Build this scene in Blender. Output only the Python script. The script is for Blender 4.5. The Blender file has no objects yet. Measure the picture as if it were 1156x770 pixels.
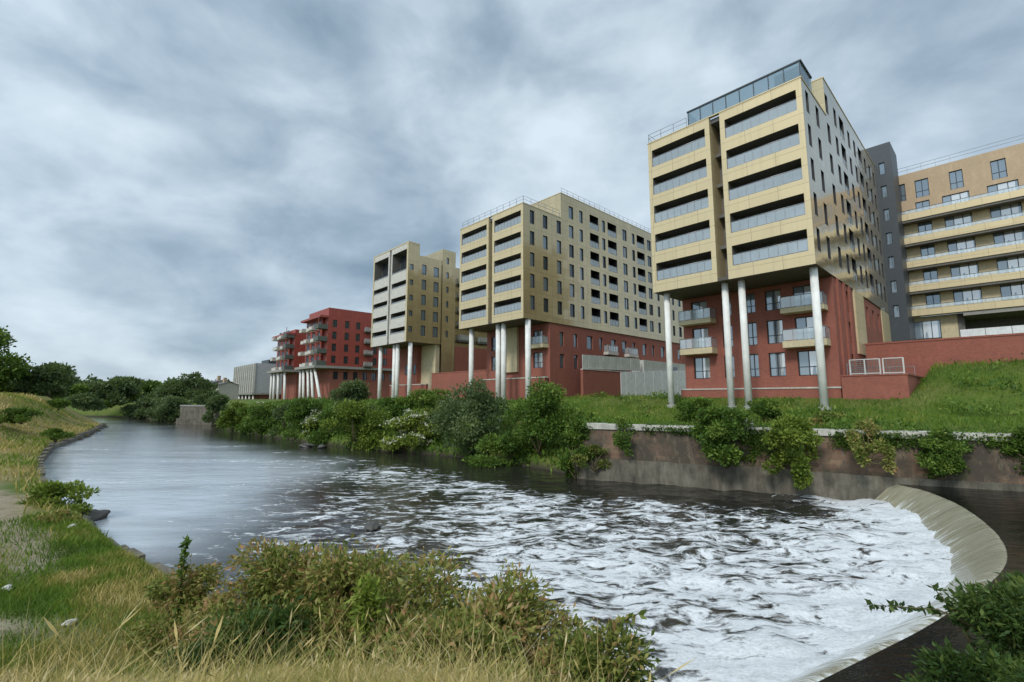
import bpy, math, random
import numpy as np
from mathutils import Vector
R = math.radians
rng = np.random.default_rng(7)
random.seed(7)
sc = bpy.context.scene
COL = sc.collection

# ------------------------------------------------------------------ helpers
def link(o, parent=None):
    COL.objects.link(o)
    if parent is not None: o.parent = parent
    return o

def tag(o, label=None, cat=None, group=None, kind=None):
    if label: o['label'] = label
    if cat: o['category'] = cat
    if group: o['group'] = group
    if kind: o['kind'] = kind
    return o

def thing(name, label, cat, loc=(0, 0, 0), rz=0.0, group=None):
    o = bpy.data.objects.new(name, None)
    o.empty_display_size = .5
    o.location = loc; o.rotation_euler = (0, 0, rz)
    link(o); return tag(o, label, cat, group)

class MB:
    """collects quads / boxes / tubes, builds ONE mesh object"""
    def __init__(s): s.v = []; s.f = []; s.m = []; s.sm = []
    def face(s, pts, mi=0, smooth=False):
        k = len(s.v); s.v += [tuple(p) for p in pts]; s.f.append(tuple(range(k, k+len(pts)))); s.m.append(mi); s.sm.append(smooth)
    def box(s, x0, x1, y0, y1, z0, z1, mi=0):
        if x0 > x1: x0, x1 = x1, x0
        if y0 > y1: y0, y1 = y1, y0
        k = len(s.v)
        s.v += [(x0,y0,z0),(x1,y0,z0),(x1,y1,z0),(x0,y1,z0),(x0,y0,z1),(x1,y0,z1),(x1,y1,z1),(x0,y1,z1)]
        for q in ((3,2,1,0),(4,5,6,7),(0,1,5,4),(1,2,6,5),(2,3,7,6),(3,0,4,7)):
            s.f.append(tuple(k+i for i in q)); s.m.append(mi); s.sm.append(False)
    def tube(s, pts, rad, n=10, mi=0, caps=True):
        pts = [Vector(p) for p in pts]
        if not hasattr(rad, '__len__'): rad = [rad]*len(pts)
        k = len(s.v)
        for i, p in enumerate(pts):
            d = (pts[min(i+1, len(pts)-1)] - pts[max(i-1, 0)]).normalized()
            a = d.orthogonal().normalized() if abs(d.z) < .95 else Vector((1,0,0))
            a = (a - d*a.dot(d)).normalized(); b = d.cross(a)
            for j in range(n):
                t = 2*math.pi*j/n
                s.v.append(tuple(p + (a*math.cos(t)+b*math.sin(t))*rad[i]))
        for i in range(len(pts)-1):
            for j in range(n):
                s.f.append((k+i*n+j, k+i*n+(j+1)%n, k+(i+1)*n+(j+1)%n, k+(i+1)*n+j)); s.m.append(mi); s.sm.append(True)
        if caps:
            s.f.append(tuple(k+j for j in range(n))[::-1]); s.m.append(mi); s.sm.append(False)
            q = k+(len(pts)-1)*n
            s.f.append(tuple(q+j for j in range(n))); s.m.append(mi); s.sm.append(False)
    def mesh(s, name, mats):
        me = bpy.data.meshes.new(name)
        me.from_pydata(s.v, [], s.f)
        for m in (mats if isinstance(mats, (list, tuple)) else [mats]): me.materials.append(m)
        me.polygons.foreach_set('material_index', s.m)
        me.polygons.foreach_set('use_smooth', s.sm)
        me.update(); return me
    def build(s, name, mats, parent=None, loc=(0,0,0), rz=0):
        o = bpy.data.objects.new(name, s.mesh(name, mats)); o.location = loc; o.rotation_euler = (0,0,rz)
        return link(o, parent)

def inst(name, me, parent, loc, rz=0):
    o = bpy.data.objects.new(name, me); o.location = loc; o.rotation_euler = (0,0,rz)
    return link(o, parent)

def quads_mesh(name, V, tint, mat):
    """V (n,4,3) loose quads with a per-face float 'tint'"""
    n = len(V)
    me = bpy.data.meshes.new(name)
    me.vertices.add(n*4); me.vertices.foreach_set('co', V.astype(np.float32).ravel())
    me.loops.add(n*4); me.loops.foreach_set('vertex_index', np.arange(n*4, dtype=np.int32))
    me.polygons.add(n); me.polygons.foreach_set('loop_start', np.arange(0, n*4, 4, dtype=np.int32))
    me.polygons.foreach_set('loop_total', np.full(n, 4, dtype=np.int32))
    me.update(calc_edges=True)
    a = me.attributes.new('tint', 'FLOAT', 'FACE'); a.data.foreach_set('value', np.asarray(tint, np.float32))
    me.materials.append(mat); return me

def grid_mesh(name, xs, ys, Z, mat, attrs=None, smooth=True, keep=None):
    nx, ny = len(xs), len(ys)
    X, Y = np.meshgrid(xs, ys)
    co = np.stack([X, Y, Z], -1).reshape(-1, 3).astype(np.float32)
    i = np.arange((nx-1)*(ny-1)); r, c = i//(nx-1), i % (nx-1)
    q = np.stack([r*nx+c, r*nx+c+1, (r+1)*nx+c+1, (r+1)*nx+c], -1).astype(np.int32)
    if keep is not None: q = q[keep.reshape(-1)]
    me = bpy.data.meshes.new(name)
    me.vertices.add(len(co)); me.vertices.foreach_set('co', co.ravel())
    me.loops.add(len(q)*4); me.loops.foreach_set('vertex_index', q.ravel())
    me.polygons.add(len(q)); me.polygons.foreach_set('loop_start', np.arange(0, len(q)*4, 4, dtype=np.int32))
    me.polygons.foreach_set('loop_total', np.full(len(q), 4, dtype=np.int32))
    me.polygons.foreach_set('use_smooth', np.full(len(q), smooth))
    me.update(calc_edges=True)
    for k, val in (attrs or {}).items():
        a = me.attributes.new(k, 'FLOAT', 'POINT'); a.data.foreach_set('value', np.asarray(val, np.float32).ravel())
    me.materials.append(mat); return me

def ss(a, b, x):
    t = np.clip((x-a)/(b-a), 0, 1); return t*t*(3-2*t)

_tab = np.random.default_rng(3).random((256, 256))
def vnoise(x, y):
    xi = np.floor(x).astype(int); yi = np.floor(y).astype(int); fx = x-xi; fy = y-yi
    fx = fx*fx*(3-2*fx); fy = fy*fy*(3-2*fy)
    g = lambda a, b: _tab[a & 255, b & 255]
    return (g(xi,yi)*(1-fx)+g(xi+1,yi)*fx)*(1-fy)+(g(xi,yi+1)*(1-fx)+g(xi+1,yi+1)*fx)*fy
def fbm(x, y, o=4):
    s = 0; a = .5; t = 0
    for k in range(o):
        s = s+a*vnoise(x*2**k+17.3*k, y*2**k+9.1*k); t += a; a *= .5
    return s/t

# ------------------------------------------------------------------ materials
class NT:
    def __init__(s, name):
        s.mat = bpy.data.materials.new(name); s.mat.use_nodes = True
        s.t = s.mat.node_tree; s.n = s.t.nodes; s.n.clear()
        s.out = s.n.new('ShaderNodeOutputMaterial')
    def add(s, typ, ins=None, **kw):
        nd = s.n.new('ShaderNode'+typ)
        for k, v in kw.items(): setattr(nd, k, v)
        for k, v in (ins or {}).items():
            sk = nd.inputs[k]
            if isinstance(v, bpy.types.NodeSocket): s.t.links.new(v, sk)
            else: sk.default_value = v
        return nd
    def ramp(s, fac, stops, interp='LINEAR'):
        nd = s.n.new('ShaderNodeValToRGB'); s.t.links.new(fac, nd.inputs[0]); nd.color_ramp.interpolation = interp
        el = nd.color_ramp.elements
        while len(el) < len(stops): el.new(.5)
        for e, (p, c) in zip(el, stops):
            e.position = p; e.color = (*c, 1) if len(c) == 3 else c
        return nd.outputs[0]
    def math(s, op, a, b=0.0, c=None, clamp=False):
        ins = {0: a, 1: b}
        if c is not None: ins[2] = c
        nd = s.add('Math', ins, operation=op); nd.use_clamp = clamp; return nd.outputs[0]
    def mix(s, f, a, b, typ='MIX'):
        nd = s.n.new('ShaderNodeMix'); nd.data_type = 'RGBA'; nd.blend_type = typ
        for i, v in ((0, f), (6, a), (7, b)):
            if isinstance(v, bpy.types.NodeSocket): s.t.links.new(v, nd.inputs[i])
            else: nd.inputs[i].default_value = (*v, 1) if (i > 0 and len(v) == 3) else v
        return nd.outputs[2]
    def noise(s, scale, detail=4, vec=None, rough=.55, dist=0.0):
        ins = {'Scale': scale, 'Detail': detail, 'Roughness': rough, 'Distortion': dist}
        if vec is not None: ins['Vector'] = vec
        return s.add('TexNoise', ins).outputs[0]
    def obj(s): return s.add('TexCoord').outputs['Object']
    def geo(s): return s.add('NewGeometry').outputs['Position']
    def mapv(s, vec, scale=(1,1,1), rot=(0,0,0), loc=(0,0,0)):
        return s.add('Mapping', {'Vector': vec, 'Scale': scale, 'Rotation': rot, 'Location': loc}).outputs[0]
    def bump(s, h, strength=.3, dist=.02, normal=None):
        ins = {'Height': h, 'Strength': strength, 'Distance': dist}
        if normal is not None: ins['Normal'] = normal
        return s.add('Bump', ins).outputs[0]
    def bsdf(s, color, rough=.6, metal=0.0, normal=None, spec=None, finish=True, **kw):
        ins = {'Base Color': color if isinstance(color, bpy.types.NodeSocket) else (*color, 1), 'Roughness': rough, 'Metallic': metal}
        if normal is not None: ins['Normal'] = normal
        if spec is not None: ins['Specular IOR Level'] = spec
        for k, v in kw.items(): ins[k.replace('_', ' ')] = v
        b = s.add('BsdfPrincipled', ins)
        if finish: s.t.links.new(b.outputs[0], s.out.inputs[0])
        return b.outputs[0]
    def finish(s, sh): s.t.links.new(sh, s.out.inputs[0]); return s.mat

def wallvec(n):
    """object coords folded so brick courses run right on x- and y-facing walls"""
    o = n.obj(); sp = n.add('SeparateXYZ', {0: o})
    u = n.math('ADD', sp.outputs[0], sp.outputs[1])
    return n.add('CombineXYZ', {0: u, 1: sp.outputs[2], 2: 0.0}).outputs[0], o

def m_cladding(name, base, metal=.65, rough=.2, tilt=.03, pw=1.1, ph=1.43, var=.12):
    n = NT(name); v, o = wallvec(n)
    br = n.add('TexBrick', {'Vector': v, 'Color1': (1-var,)*3+(1,), 'Color2': (1,1,1,1), 'Mortar': (.25,.24,.22,1), 'Scale': 1.0, 'Mortar Size': .012,
                            'Brick Width': pw, 'Row Height': ph}, offset=.0)
    sp = n.add('SeparateXYZ', {0: v})
    cell = n.add('CombineXYZ', {0: n.math('FLOOR', n.math('DIVIDE', sp.outputs[0], pw)), 1: n.math('FLOOR', n.math('DIVIDE', sp.outputs[1], ph)), 2: 0.0})
    wn = n.add('TexWhiteNoise', {'Vector': cell.outputs[0]}, noise_dimensions='3D')
    off = n.add('VectorMath', {0: wn.outputs['Color'], 1: (.5,.5,.5)}, operation='SUBTRACT')
    sc_ = n.add('VectorMath', {0: off.outputs[0], 'Scale': tilt}, operation='SCALE')
    wob = n.add('TexNoise', {'Vector': o, 'Scale': .9, 'Detail': 2.0})
    w2 = n.add('VectorMath', {0: n.add('VectorMath', {0: wob.outputs['Color'], 1: (.5,.5,.5)}, operation='SUBTRACT').outputs[0], 'Scale': tilt}, operation='SCALE')
    ad = n.add('VectorMath', {0: sc_.outputs[0], 1: w2.outputs[0]}, operation='ADD')
    nn = n.add('VectorMath', {0: n.add('NewGeometry').outputs['Normal'], 1: ad.outputs[0]}, operation='ADD')
    nm = n.add('VectorMath', {0: nn.outputs[0]}, operation='NORMALIZE').outputs[0]
    dirt = n.noise(.6, 6, n.mapv(o, (1,1,.25)))
    c = n.mix(1.0, (*base,), br.outputs[0], 'MULTIPLY')
    drip = n.noise(1.0, 5, n.mapv(o, (2.6,2.6,.07)), .7)
    c = n.mix(n.math('MULTIPLY', dirt, .35), c, tuple(x*.7 for x in base))
    c = n.mix(n.math('MULTIPLY', n.math('SUBTRACT', drip, .5, clamp=True), 1.3, clamp=True), c, tuple(x*.55 for x in base))
    n.bsdf(c, n.math('ADD', n.math('MULTIPLY', dirt, .15), rough-.05), metal, nm, Coat_Weight=.7 if metal > .5 else 0.0, Coat_Roughness=.08, Coat_IOR=1.6, Coat_Normal=nm); return n.mat

def m_brick(name, c1, c2, mortar=(.35,.3,.26), scale=1.0, stain=.35):
    n = NT(name); v, o = wallvec(n)
    br = n.add('TexBrick', {'Vector': v, 'Color1': (*c1,1), 'Color2': (*c2,1), 'Mortar': (*mortar,1), 'Scale': scale, 'Mortar Size': .008, 'Brick Width': .23, 'Row Height': .078, 'Bias': 0.0})
    big = n.noise(.35, 6, o, .65); mid = n.noise(2.2, 4, n.mapv(o, (1,1,.3)))
    c = n.mix(n.math('MULTIPLY', n.math('SUBTRACT', big, .35, clamp=True), stain*2), br.outputs[0], tuple(x*.5+.03 for x in c1))
    c = n.mix(n.math('MULTIPLY', n.math('SUBTRACT', mid, .5, clamp=True), .8), c, tuple(min(1, x*1.5+.03) for x in c2))
    n.bsdf(c, .85, 0, n.bump(br.outputs[1], -.4, .01)); return n.mat

def m_plain(name, c, rough=.6, metal=0.0, var=.25, scale=1.5, spec=None):
    n = NT(name); o = n.obj(); a = n.noise(scale, 6, o, .65); b = n.noise(scale*5, 3, n.mapv(o, (1,1,.25)))
    f = n.math('ADD', n.math('MULTIPLY', a, .6), n.math('MULTIPLY', b, .4))
    col = n.ramp(f, [(.3, tuple(x*(1-var) for x in c)), (.7, tuple(min(1, x*(1+var*.6)) for x in c))])
    n.bsdf(col, rough, metal, n.bump(b, .1, .01), spec); return n.mat

def m_glass(name, c=(.22,.27,.31), metal=.45, rough=.05, inner=None):
    n = NT(name); o = n.geo()
    wob = n.noise(.5, 2, o)
    col = (*c,)
    if inner:      # pale curtain / blind standing behind part of the glazing
        b = n.noise(.9, 1, n.mapv(n.obj(), (1,1,.05)))
        col = n.mix(n.math('GREATER_THAN', b, .5), c, inner)
    n.bsdf(col, rough, metal, n.bump(wob, .08, .05), .8); return n.mat

def m_railglass(name, c=(.66,.72,.74)):
    n = NT(name)
    b = n.bsdf(c, .08, .35, None, .8, finish=False)
    tr = n.add('BsdfTransparent', {0: (.8,.86,.88,1)}).outputs[0]
    mx = n.add('MixShader', {0: .44, 1: b, 2: tr}).outputs[0]
    return n.finish(mx)

def m_leaf(name, stops, trans=.3, rough=.55):
    n = NT(name)
    t = n.add('Attribute', attribute_name='tint').outputs['Fac']
    c = n.ramp(t, stops)
    d = n.bsdf(c, rough, 0, None, .25, finish=False)
    tl = n.add('BsdfTranslucent', {0: n.mix(.5, c, (.25,.32,.05))}).outputs[0]
    return n.finish(n.add('MixShader', {0: trans, 1: d, 2: tl}).outputs[0])

M = {}
M['gold'] = m_cladding('gold cladding', (.60,.475,.26), .6, .2)
M['gold_frame'] = m_cladding('cream gold frame', (.68,.555,.33), .25, .42, .015, 2.2, 1.43, .06)
M['red_clad'] = m_cladding('red cladding', (.37,.072,.05), .1, .45, .01, 1.2, 1.5, .15)
M['white_clad'] = m_plain('pale balcony panel', (.58,.55,.48), .5)
M['brick'] = m_brick('red brick', (.27,.064,.040), (.34,.092,.055), (.27,.17,.13), 1.0, .5)
M['tan'] = m_brick('tan brick', (.50,.36,.22), (.56,.41,.26), (.45,.36,.26))
M['dark'] = m_plain('dark slate cladding', (.045,.055,.065), .45, 0, .2)
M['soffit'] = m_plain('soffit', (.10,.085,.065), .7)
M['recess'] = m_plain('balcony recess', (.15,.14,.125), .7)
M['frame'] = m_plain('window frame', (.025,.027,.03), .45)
M['glass'] = m_glass('window glass')
M['glass_pale'] = m_glass('window glass with blinds', (.26,.31,.35), .4, .06, (.6,.62,.63))
M['glass_dark'] = m_glass('dark glass', (.07,.085,.10), .5, .06)
M['rail'] = m_railglass('balustrade glass')
M['screen'] = m_railglass('roof screen glass', (.30,.40,.46))
M['column'] = m_plain('pale column concrete', (.80,.79,.74), .85, 0, .22, .9, .15)
M['metal'] = m_plain('grey metal', (.32,.33,.34), .4, .6)
M['white'] = m_plain('white painted metal', (.75,.76,.76), .45)
M['hoard'] = m_plain('weathered hoarding', (.55,.56,.52), .7, 0, .25, .8)
M['roofing'] = m_plain('roof felt', (.14,.14,.14), .9)
M['beige'] = m_plain('beige render', (.62,.52,.33), .7)
M['green_bal'] = m_plain('grey green balcony', (.10,.11,.09), .6)
M['slab'] = m_plain('grey concrete slab', (.30,.29,.26), .7)
M['greyclad'] = m_plain('grey cladding', (.42,.42,.42), .6)
M['pink'] = m_plain('pale pink tower', (.48,.36,.36), .8)
M['slate'] = m_plain('slate roof', (.10,.11,.13), .7)
M['bark'] = m_plain('bark', (.085,.06,.04), .9, 0, .4, 6)
M['stem'] = m_plain('stem', (.12,.10,.045), .8, 0, .4, 6)
M['coping'] = m_plain('weathered coping stone', (.55,.53,.46), .85, 0, .5, 1.3)
M['stone'] = m_plain('pale stone', (.55,.54,.50), .8, 0, .3, 8)
M['rock'] = m_plain('wet rock', (.07,.065,.055), .5, 0, .5, 4)

G_ = lambda *a: a
leafsets = {
 'mid':   [(0,(.024,.058,.010)),(.4,(.075,.15,.022)),(.7,(.15,.235,.036)),(1,(.25,.32,.065))],
 'dark':  [(0,(.015,.036,.010)),(.5,(.042,.088,.02)),(.8,(.085,.145,.032)),(1,(.15,.20,.05))],
 'light': [(0,(.05,.085,.012)),(.4,(.14,.205,.028)),(.7,(.23,.30,.042)),(1,(.32,.38,.08))],
 'olive': [(0,(.05,.08,.018)),(.25,(.115,.165,.03)),(.48,(.235,.265,.058)),(.70,(.36,.32,.10)),(.86,(.40,.20,.095)),(1,(.50,.37,.20))],
 'far':   [(0,(.045,.078,.038)),(.5,(.10,.15,.06)),(1,(.17,.22,.085))],  # lightened, greyer greens: distance haze put into the leaf colour
 'flower':[(0,(.35,.36,.24)),(.5,(.50,.50,.36)),(1,(.62,.62,.50))],
}
for k, st in leafsets.items(): M['leaf_'+k] = m_leaf('leaf '+k, st, .15 if k == 'flower' else .3)
M['grass'] = m_leaf('grass blades', [(0,(.05,.11,.012)),(.35,(.125,.225,.022)),(.55,(.215,.25,.04)),(.72,(.42,.34,.11)),(.88,(.60,.46,.18)),(1,(.68,.56,.30))], .3, .6)

# ------------------------------------------------------------------ layout: river banks (plan, metres; water at z = 0)
NEAR = np.array([(-260,150),(-200,122),(-130,110),(-98,99),(-78,87),(-72.7,84.5),(-56,62.5),(-44.2,45.7),(-35.1,35.6),(-26.2,26.9),(-21.5,22.6),(-18.2,19.7),(-14.6,17.1),
                 (-11,14.2),(-7,11.3),(-3,8.9),(0.5,7.2),(2.5,6.2),(4.6,5.7),(7,5.5),(10,5.7),(16,6),(34,2),(70,-22)], float)
FAR = np.array([(-260,170),(-200,142),(-130,131),(-98,119),(-80,106),(-66,93.5),(-63.5,90.5),(-56,88),(-47.2,76.6),(-36.6,65.5),(-25.5,54.9),(-15.5,46.5),(-6,40.9),(0.8,34.7),
                (4.26,29.84),(9.26,27.47),(14.88,25.01),(18.28,22.96),(22.9,20.9),(34,15.5),(70,-6)], float)
def pdist(X, Y, P):
    """unsigned distance to a polyline and the side (+ left of travel)"""
    best = np.full(X.shape, 1e9); side = np.zeros(X.shape)
    for a, b in zip(P[:-1], P[1:]):
        d = b-a; L2 = d@d
        t = np.clip(((X-a[0])*d[0]+(Y-a[1])*d[1])/L2, 0, 1)
        ex = X-(a[0]+t*d[0]); ey = Y-(a[1]+t*d[1]); q = ex*ex+ey*ey
        s = d[0]*(Y-a[1])-d[1]*(X-a[0])
        u = q < best-1e-9; best = np.where(u, q, best); side = np.where(u, s, side)
    return np.sqrt(best), np.sign(side)
A43 = R(43.2)
D1 = np.array([-math.sin(A43), math.cos(A43)]); D2 = np.array([math.cos(A43), math.sin(A43)])
C3 = np.array([22.82,33.9]); C2 = np.array([1.438,57.73]); C1 = np.array([-18.897,82.249])

def height(X, Y):
    X = np.asarray(X, float); Y = np.asarray(Y, float)
    dn, sn = pdist(X, Y, NEAR); df, sf = pdist(X, Y, FAR)
    near_land = sn < 0; far_land = sf > 0
    # near bank: low berm, slope, mound carrying the camera
    up = ss(.0, .5, dn)
    farf = ss(18, 70, Y)
    hn = -.5 + up*1.25 + .05*np.minimum(dn, 40) + (3.6+.6*farf)*ss(2-1.2*farf, 18-9.5*farf, dn) + 1.2*ss(14, 40, dn)
    hn = hn + 2.0*(1-ss(2, 9, np.hypot(X, Y)))*ss(0, 3.5, dn) + .25*(fbm(X*.25, Y*.25)-.5)*ss(1, 5, dn)+.10*(fbm(X*1.3, Y*1.3)-.5)
    # far bank
    u = (X-C3[0])*D1[0]+(Y-C3[1])*D1[1]; s = (X-C3[0])*D2[0]+(Y-C3[1])*D2[1]
    wall = ss(0, 3, X-3.6)                      # 1 where the masonry wall holds the bank
    hw = np.where(df < .45, -.6, 3.22) + .75*ss(-9, 1, s) + 1.1*ss(0, 5, s) + 2.6*ss(1.5, 13, s)*ss(-3.4, -5.2, u)
    hb = -.4 + 1.2*ss(0, 1, df) + 2.3*ss(1, 6, df) + 1.4*ss(5, 16, df)
    hf = wall*hw + (1-wall)*hb + .18*(fbm(X*.4+5, Y*.4)-.5)*ss(.8, 3, df)
    h = np.full(X.shape, -1.2)
    h = np.where(near_land, hn, h); h = np.where(far_land, hf, h)
    return h

def axis(segs):
    out = []
    for a, b, st in segs: out += list(np.arange(a, b, st))
    return np.array(out+[segs[-1][1]])
gx = axis([(-3000,-400,130),(-400,-120,12),(-120,-50,2.5),(-50,-24,.9),(-24,-12,.45),(-12,26,.28),(26,60,1.2),(60,200,10),(200,3000,140)])
gy = axis([(-1500,-40,120),(-40,-4,3),(-4,30,.28),(30,60,.7),(60,140,2),(140,400,12),(400,4000,180)])
GX, GY = np.meshgrid(gx, gy); GZ = height(GX, GY)
dn, sn = pdist(GX, GY, NEAR)
nearm = sn < 0
n1 = fbm(GX*.3, GY*.3, 5); n2 = fbm(GX*.09+40, GY*.09, 4)
path = np.where(nearm, .92*ss(1.0, 1.9, dn+2.5*(n1-.5))*(1-ss(3.0, 5, dn+5*(n1-.5))), 0)*ss(-10.2, -12.2, GX)*ss(-30, -22, GX)
path = np.maximum(path, np.where(nearm, np.exp(-((GX+9.6)**2/3.2+(GY-8.6)**2/.25)), 0))
dry = np.where(nearm, ss(.40, .62, n2*.5+n1*.5+.16*ss(-10, -30, GX)*ss(12, 3, dn)), .25*ss(.45,.7,n1))
dry = np.maximum(dry, np.where(nearm, ss(-3.6,-2.2,GX+.62*GY+2*(n1-.5))*ss(8,6,GY)*ss(-9,-7,GX), 0))

n = NT('ground soil and turf')
pos = n.geo()
nA = n.noise(1.2, 8, pos, .65); nB = n.noise(9, 6, pos, .7)
gcol = n.ramp(n.math('ADD', n.math('MULTIPLY', nA, .6), n.math('MULTIPLY', nB, .4)), [(.3,(.035,.065,.010)),(.5,(.075,.125,.016)),(.7,(.13,.165,.03))])
dcol = n.ramp(nB, [(.3,(.16,.125,.045)),(.6,(.30,.24,.095)),(.8,(.38,.31,.15))])
nC = n.noise(28, 4, pos, .75)
pcol = n.ramp(n.math('ADD', n.math('ADD', n.math('MULTIPLY', nA, .35), n.math('MULTIPLY', nB, .35)), n.math('MULTIPLY', nC, .3)), [(.34,(.10,.075,.045)),(.44,(.20,.16,.10)),(.54,(.33,.275,.20)),(.66,(.46,.41,.32))])
c = n.mix(n.add('Attribute', attribute_name='dry').outputs['Fac'], gcol, dcol)
c = n.mix(n.add('Attribute', attribute_name='path').outputs['Fac'], c, pcol)
sz = n.add('SeparateXYZ', {0: pos}).outputs[2]
c = n.mix(n.math('MULTIPLY', n.math('SUBTRACT', .55, sz, clamp=True), 2.0, clamp=True), c, (.05,.042,.03))
n.bsdf(c, .9, 0, n.bump(nB, .6, .08), .2)
M['ground'] = n.mat
g = bpy.data.objects.new('ground', grid_mesh('ground', gx, gy, GZ, M['ground'], {'path': path, 'dry': dry}))
link(g); tag(g, 'grassy river banks and land on both sides', kind='structure')

# ------------------------------------------------------------------ water and weir
CREST = [(18.35,22.9),(18.4,21.8),(18.15,20.6),(17.2,18.4),(15.45,15.65),(13.85,13.6),(12.1,11.9),(9.7,10.25),(7.4,8.85),(6.0,8.1),(4.5,7.3),(3.0,6.5),(2.0,5.8)]
def smooth_poly(P, k=3):
    P = [np.array(p, float) for p in P]
    for _ in range(k):
        Q = [P[0]]
        for a, b in zip(P[:-1], P[1:]): Q += [a*.75+b*.25, a*.25+b*.75]
        P = Q+[P[-1]]
    return np.array(P)
CR = smooth_poly(CREST, 2)
ZC = .90

def m_water(name, foam_attr=True):
    n = NT(name); pos = n.geo()
    fl = n.mapv(pos, (1,1,1), (0,0,R(20)))
    r1 = n.noise(1.6, 5, n.mapv(pos, (.55,1.2,1), (0,0,R(15))), .6, .3)
    r2 = n.noise(7, 3, n.mapv(pos, (.6,1.2,1)), .6)
    hgt = n.math('ADD', n.math('MULTIPLY', r1, 1.0), n.math('MULTIPLY', r2, .18))
    bw = n.bump(hgt, .32, .10)
    bcol = (.022,.021,.017)
    if foam_attr:                       # bright sky reflection painted into the body colour of the open reach
        film = n.add('Attribute', attribute_name='film').outputs['Fac']  # film: mask of the painted sky reflection
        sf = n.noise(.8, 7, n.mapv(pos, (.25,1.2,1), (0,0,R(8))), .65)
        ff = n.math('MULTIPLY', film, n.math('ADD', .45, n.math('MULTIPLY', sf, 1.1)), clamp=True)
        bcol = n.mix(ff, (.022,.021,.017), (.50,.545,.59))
    body = n.bsdf(bcol, .07, 0, bw, .5, finish=False, IOR=1.5)
    if not foam_attr:
        return n.finish(n.bsdf((.008,.008,.006), .06, 0, bw, .3, finish=False, IOR=1.33))
    cov = n.add('Attribute', attribute_name='foam').outputs['Fac']
    wv = n.add('TexNoise', {'Vector': pos, 'Scale': .5, 'Detail': 3.0})
    warp = n.add('VectorMath', {0: n.add('VectorMath', {0: wv.outputs['Color'], 1: (.5,.5,.5)}, operation='SUBTRACT').outputs[0], 'Scale': 1.6}, operation='SCALE')
    p2 = n.add('VectorMath', {0: n.mapv(pos, (.58,1.25,1), (0,0,R(10))), 1: warp.outputs[0]}, operation='ADD').outputs[0]
    f1 = n.noise(1.7, 10, p2, .62, .6)
    f2 = n.noise(4.8, 7, p2, .65, .4)
    vo = n.add('TexVoronoi', {'Vector': p2, 'Scale': 2.0, 'Randomness': 1.0}, feature='SMOOTH_F1').outputs[0]
    pat = n.math('ADD', n.math('ADD', n.math('MULTIPLY', f1, .54), n.math('MULTIPLY', f2, .40)), n.math('MULTIPLY', vo, .16))
    th = n.math('SUBTRACT', .735, n.math('MULTIPLY', cov, .31))
    d = n.math('SUBTRACT', pat, th)
    fm = n.add('MapRange', {0: d, 1: -.045, 2: .075}, interpolation_type='SMOOTHSTEP').outputs[0]
    gate = n.add('MapRange', {0: cov, 1: .0, 2: .22}).outputs[0]
    fm = n.math('MULTIPLY', fm, gate)
    fine = n.noise(14, 5, pos, .7)
    fcol = n.ramp(n.math('ADD', n.math('MULTIPLY', fine, .55), n.math('MULTIPLY', f2, .45)), [(.28,(.42,.43,.42)),(.5,(.68,.70,.71)),(.7,(.86,.88,.90))])
    fb = n.bump(n.math('ADD', n.math('MULTIPLY', fine, .35), n.math('MULTIPLY', pat, 1.2)), .7, .12)
    foam = n.bsdf(fcol, .65, 0, fb, .3, finish=False)
    return n.finish(n.add('MixShader', {0: fm, 1: body, 2: foam}).outputs[0])
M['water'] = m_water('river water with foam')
M['water_up'] = m_water('still dark water', False)

wx = axis([(-400,-120,20),(-120,-40,2.5),(-40,-22,.6),(-22,21,.13)])
wy = axis([(4,36,.13),(36,60,.6),(60,140,2.5),(140,240,20)])
WX, WY = np.meshgrid(wx, wy)
dcr, scr = pdist(WX, WY, CR)
dfar, _ = pdist(WX, WY, FAR); dnear, _ = pdist(WX, WY, NEAR)
rr = np.hypot(WX-11.5, (WY-15.5)*1.0)
ang = WX+12.5+.30*(WY-18)                           # left limit of the foam raft
wob = fbm(WX*.12, WY*.2+3, 4)
cov = .83-.0150*rr-.24*(fbm(WX*.22+8, WY*.3, 3)-.5)*2
cov = cov*ss(-7.5, 3.5, ang+7*(wob-.5)*2)
cov = cov*ss(2.0, 6.5, dfar+2.4*(fbm(WX*.3, WY*.3+11)-.5)*2 + 3.0*ss(12, 17, WX))
cov = np.maximum(cov, ss(7.5, .8, dcr)*1.1)
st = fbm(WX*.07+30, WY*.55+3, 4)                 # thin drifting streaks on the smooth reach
streak = ss(.50, .72, st)*.46*ss(-75, -35, WX)
cov = np.clip(np.maximum(cov, np.where(dfar > 5, streak, 0)), 0, 1.2)
film = np.clip(ss(3.0, 11.0, dfar+3*(wob-.5))*(.75+.6*(st-.3))*ss(-9, -16, WX+5*(wob-.5)), 0, 1)  # mask of the painted sky reflection, fading out towards the far bank
amp = .17*ss(24, 3, rr)+.02*ss(45, 10, rr)
WZ = amp*(fbm(WX*.8, WY*1.3, 4)-.5)*2 + .16*ss(2.2, .8, dcr)*(.5+fbm(WX*2.5, WY*2.5, 3)) + .03*ss(10,3,dcr)*np.sin(WY*3.2+2.5*fbm(WX*.5,WY*.5))*ss(1.2,2.5,dcr)
WZ = np.where((WX < -22) | (WY > 36), 0, WZ)
inside = (scr > 0)                               # left of the crest's travel = upstream, dry for this sheet
keep = ~((scr[:-1,:-1] > 0) & (dcr[:-1,:-1] > .8) & (WX[:-1,:-1] > 1.5) & (WY[:-1,:-1] < 24))
w = bpy.data.objects.new('river_water', grid_mesh('river_water', wx, wy, WZ, M['water'], {'foam': cov, 'film': film}, True, keep))  # film: painted sky reflection mask
link(w); tag(w, 'grey river below the weir with drifting white foam', kind='structure')

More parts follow.
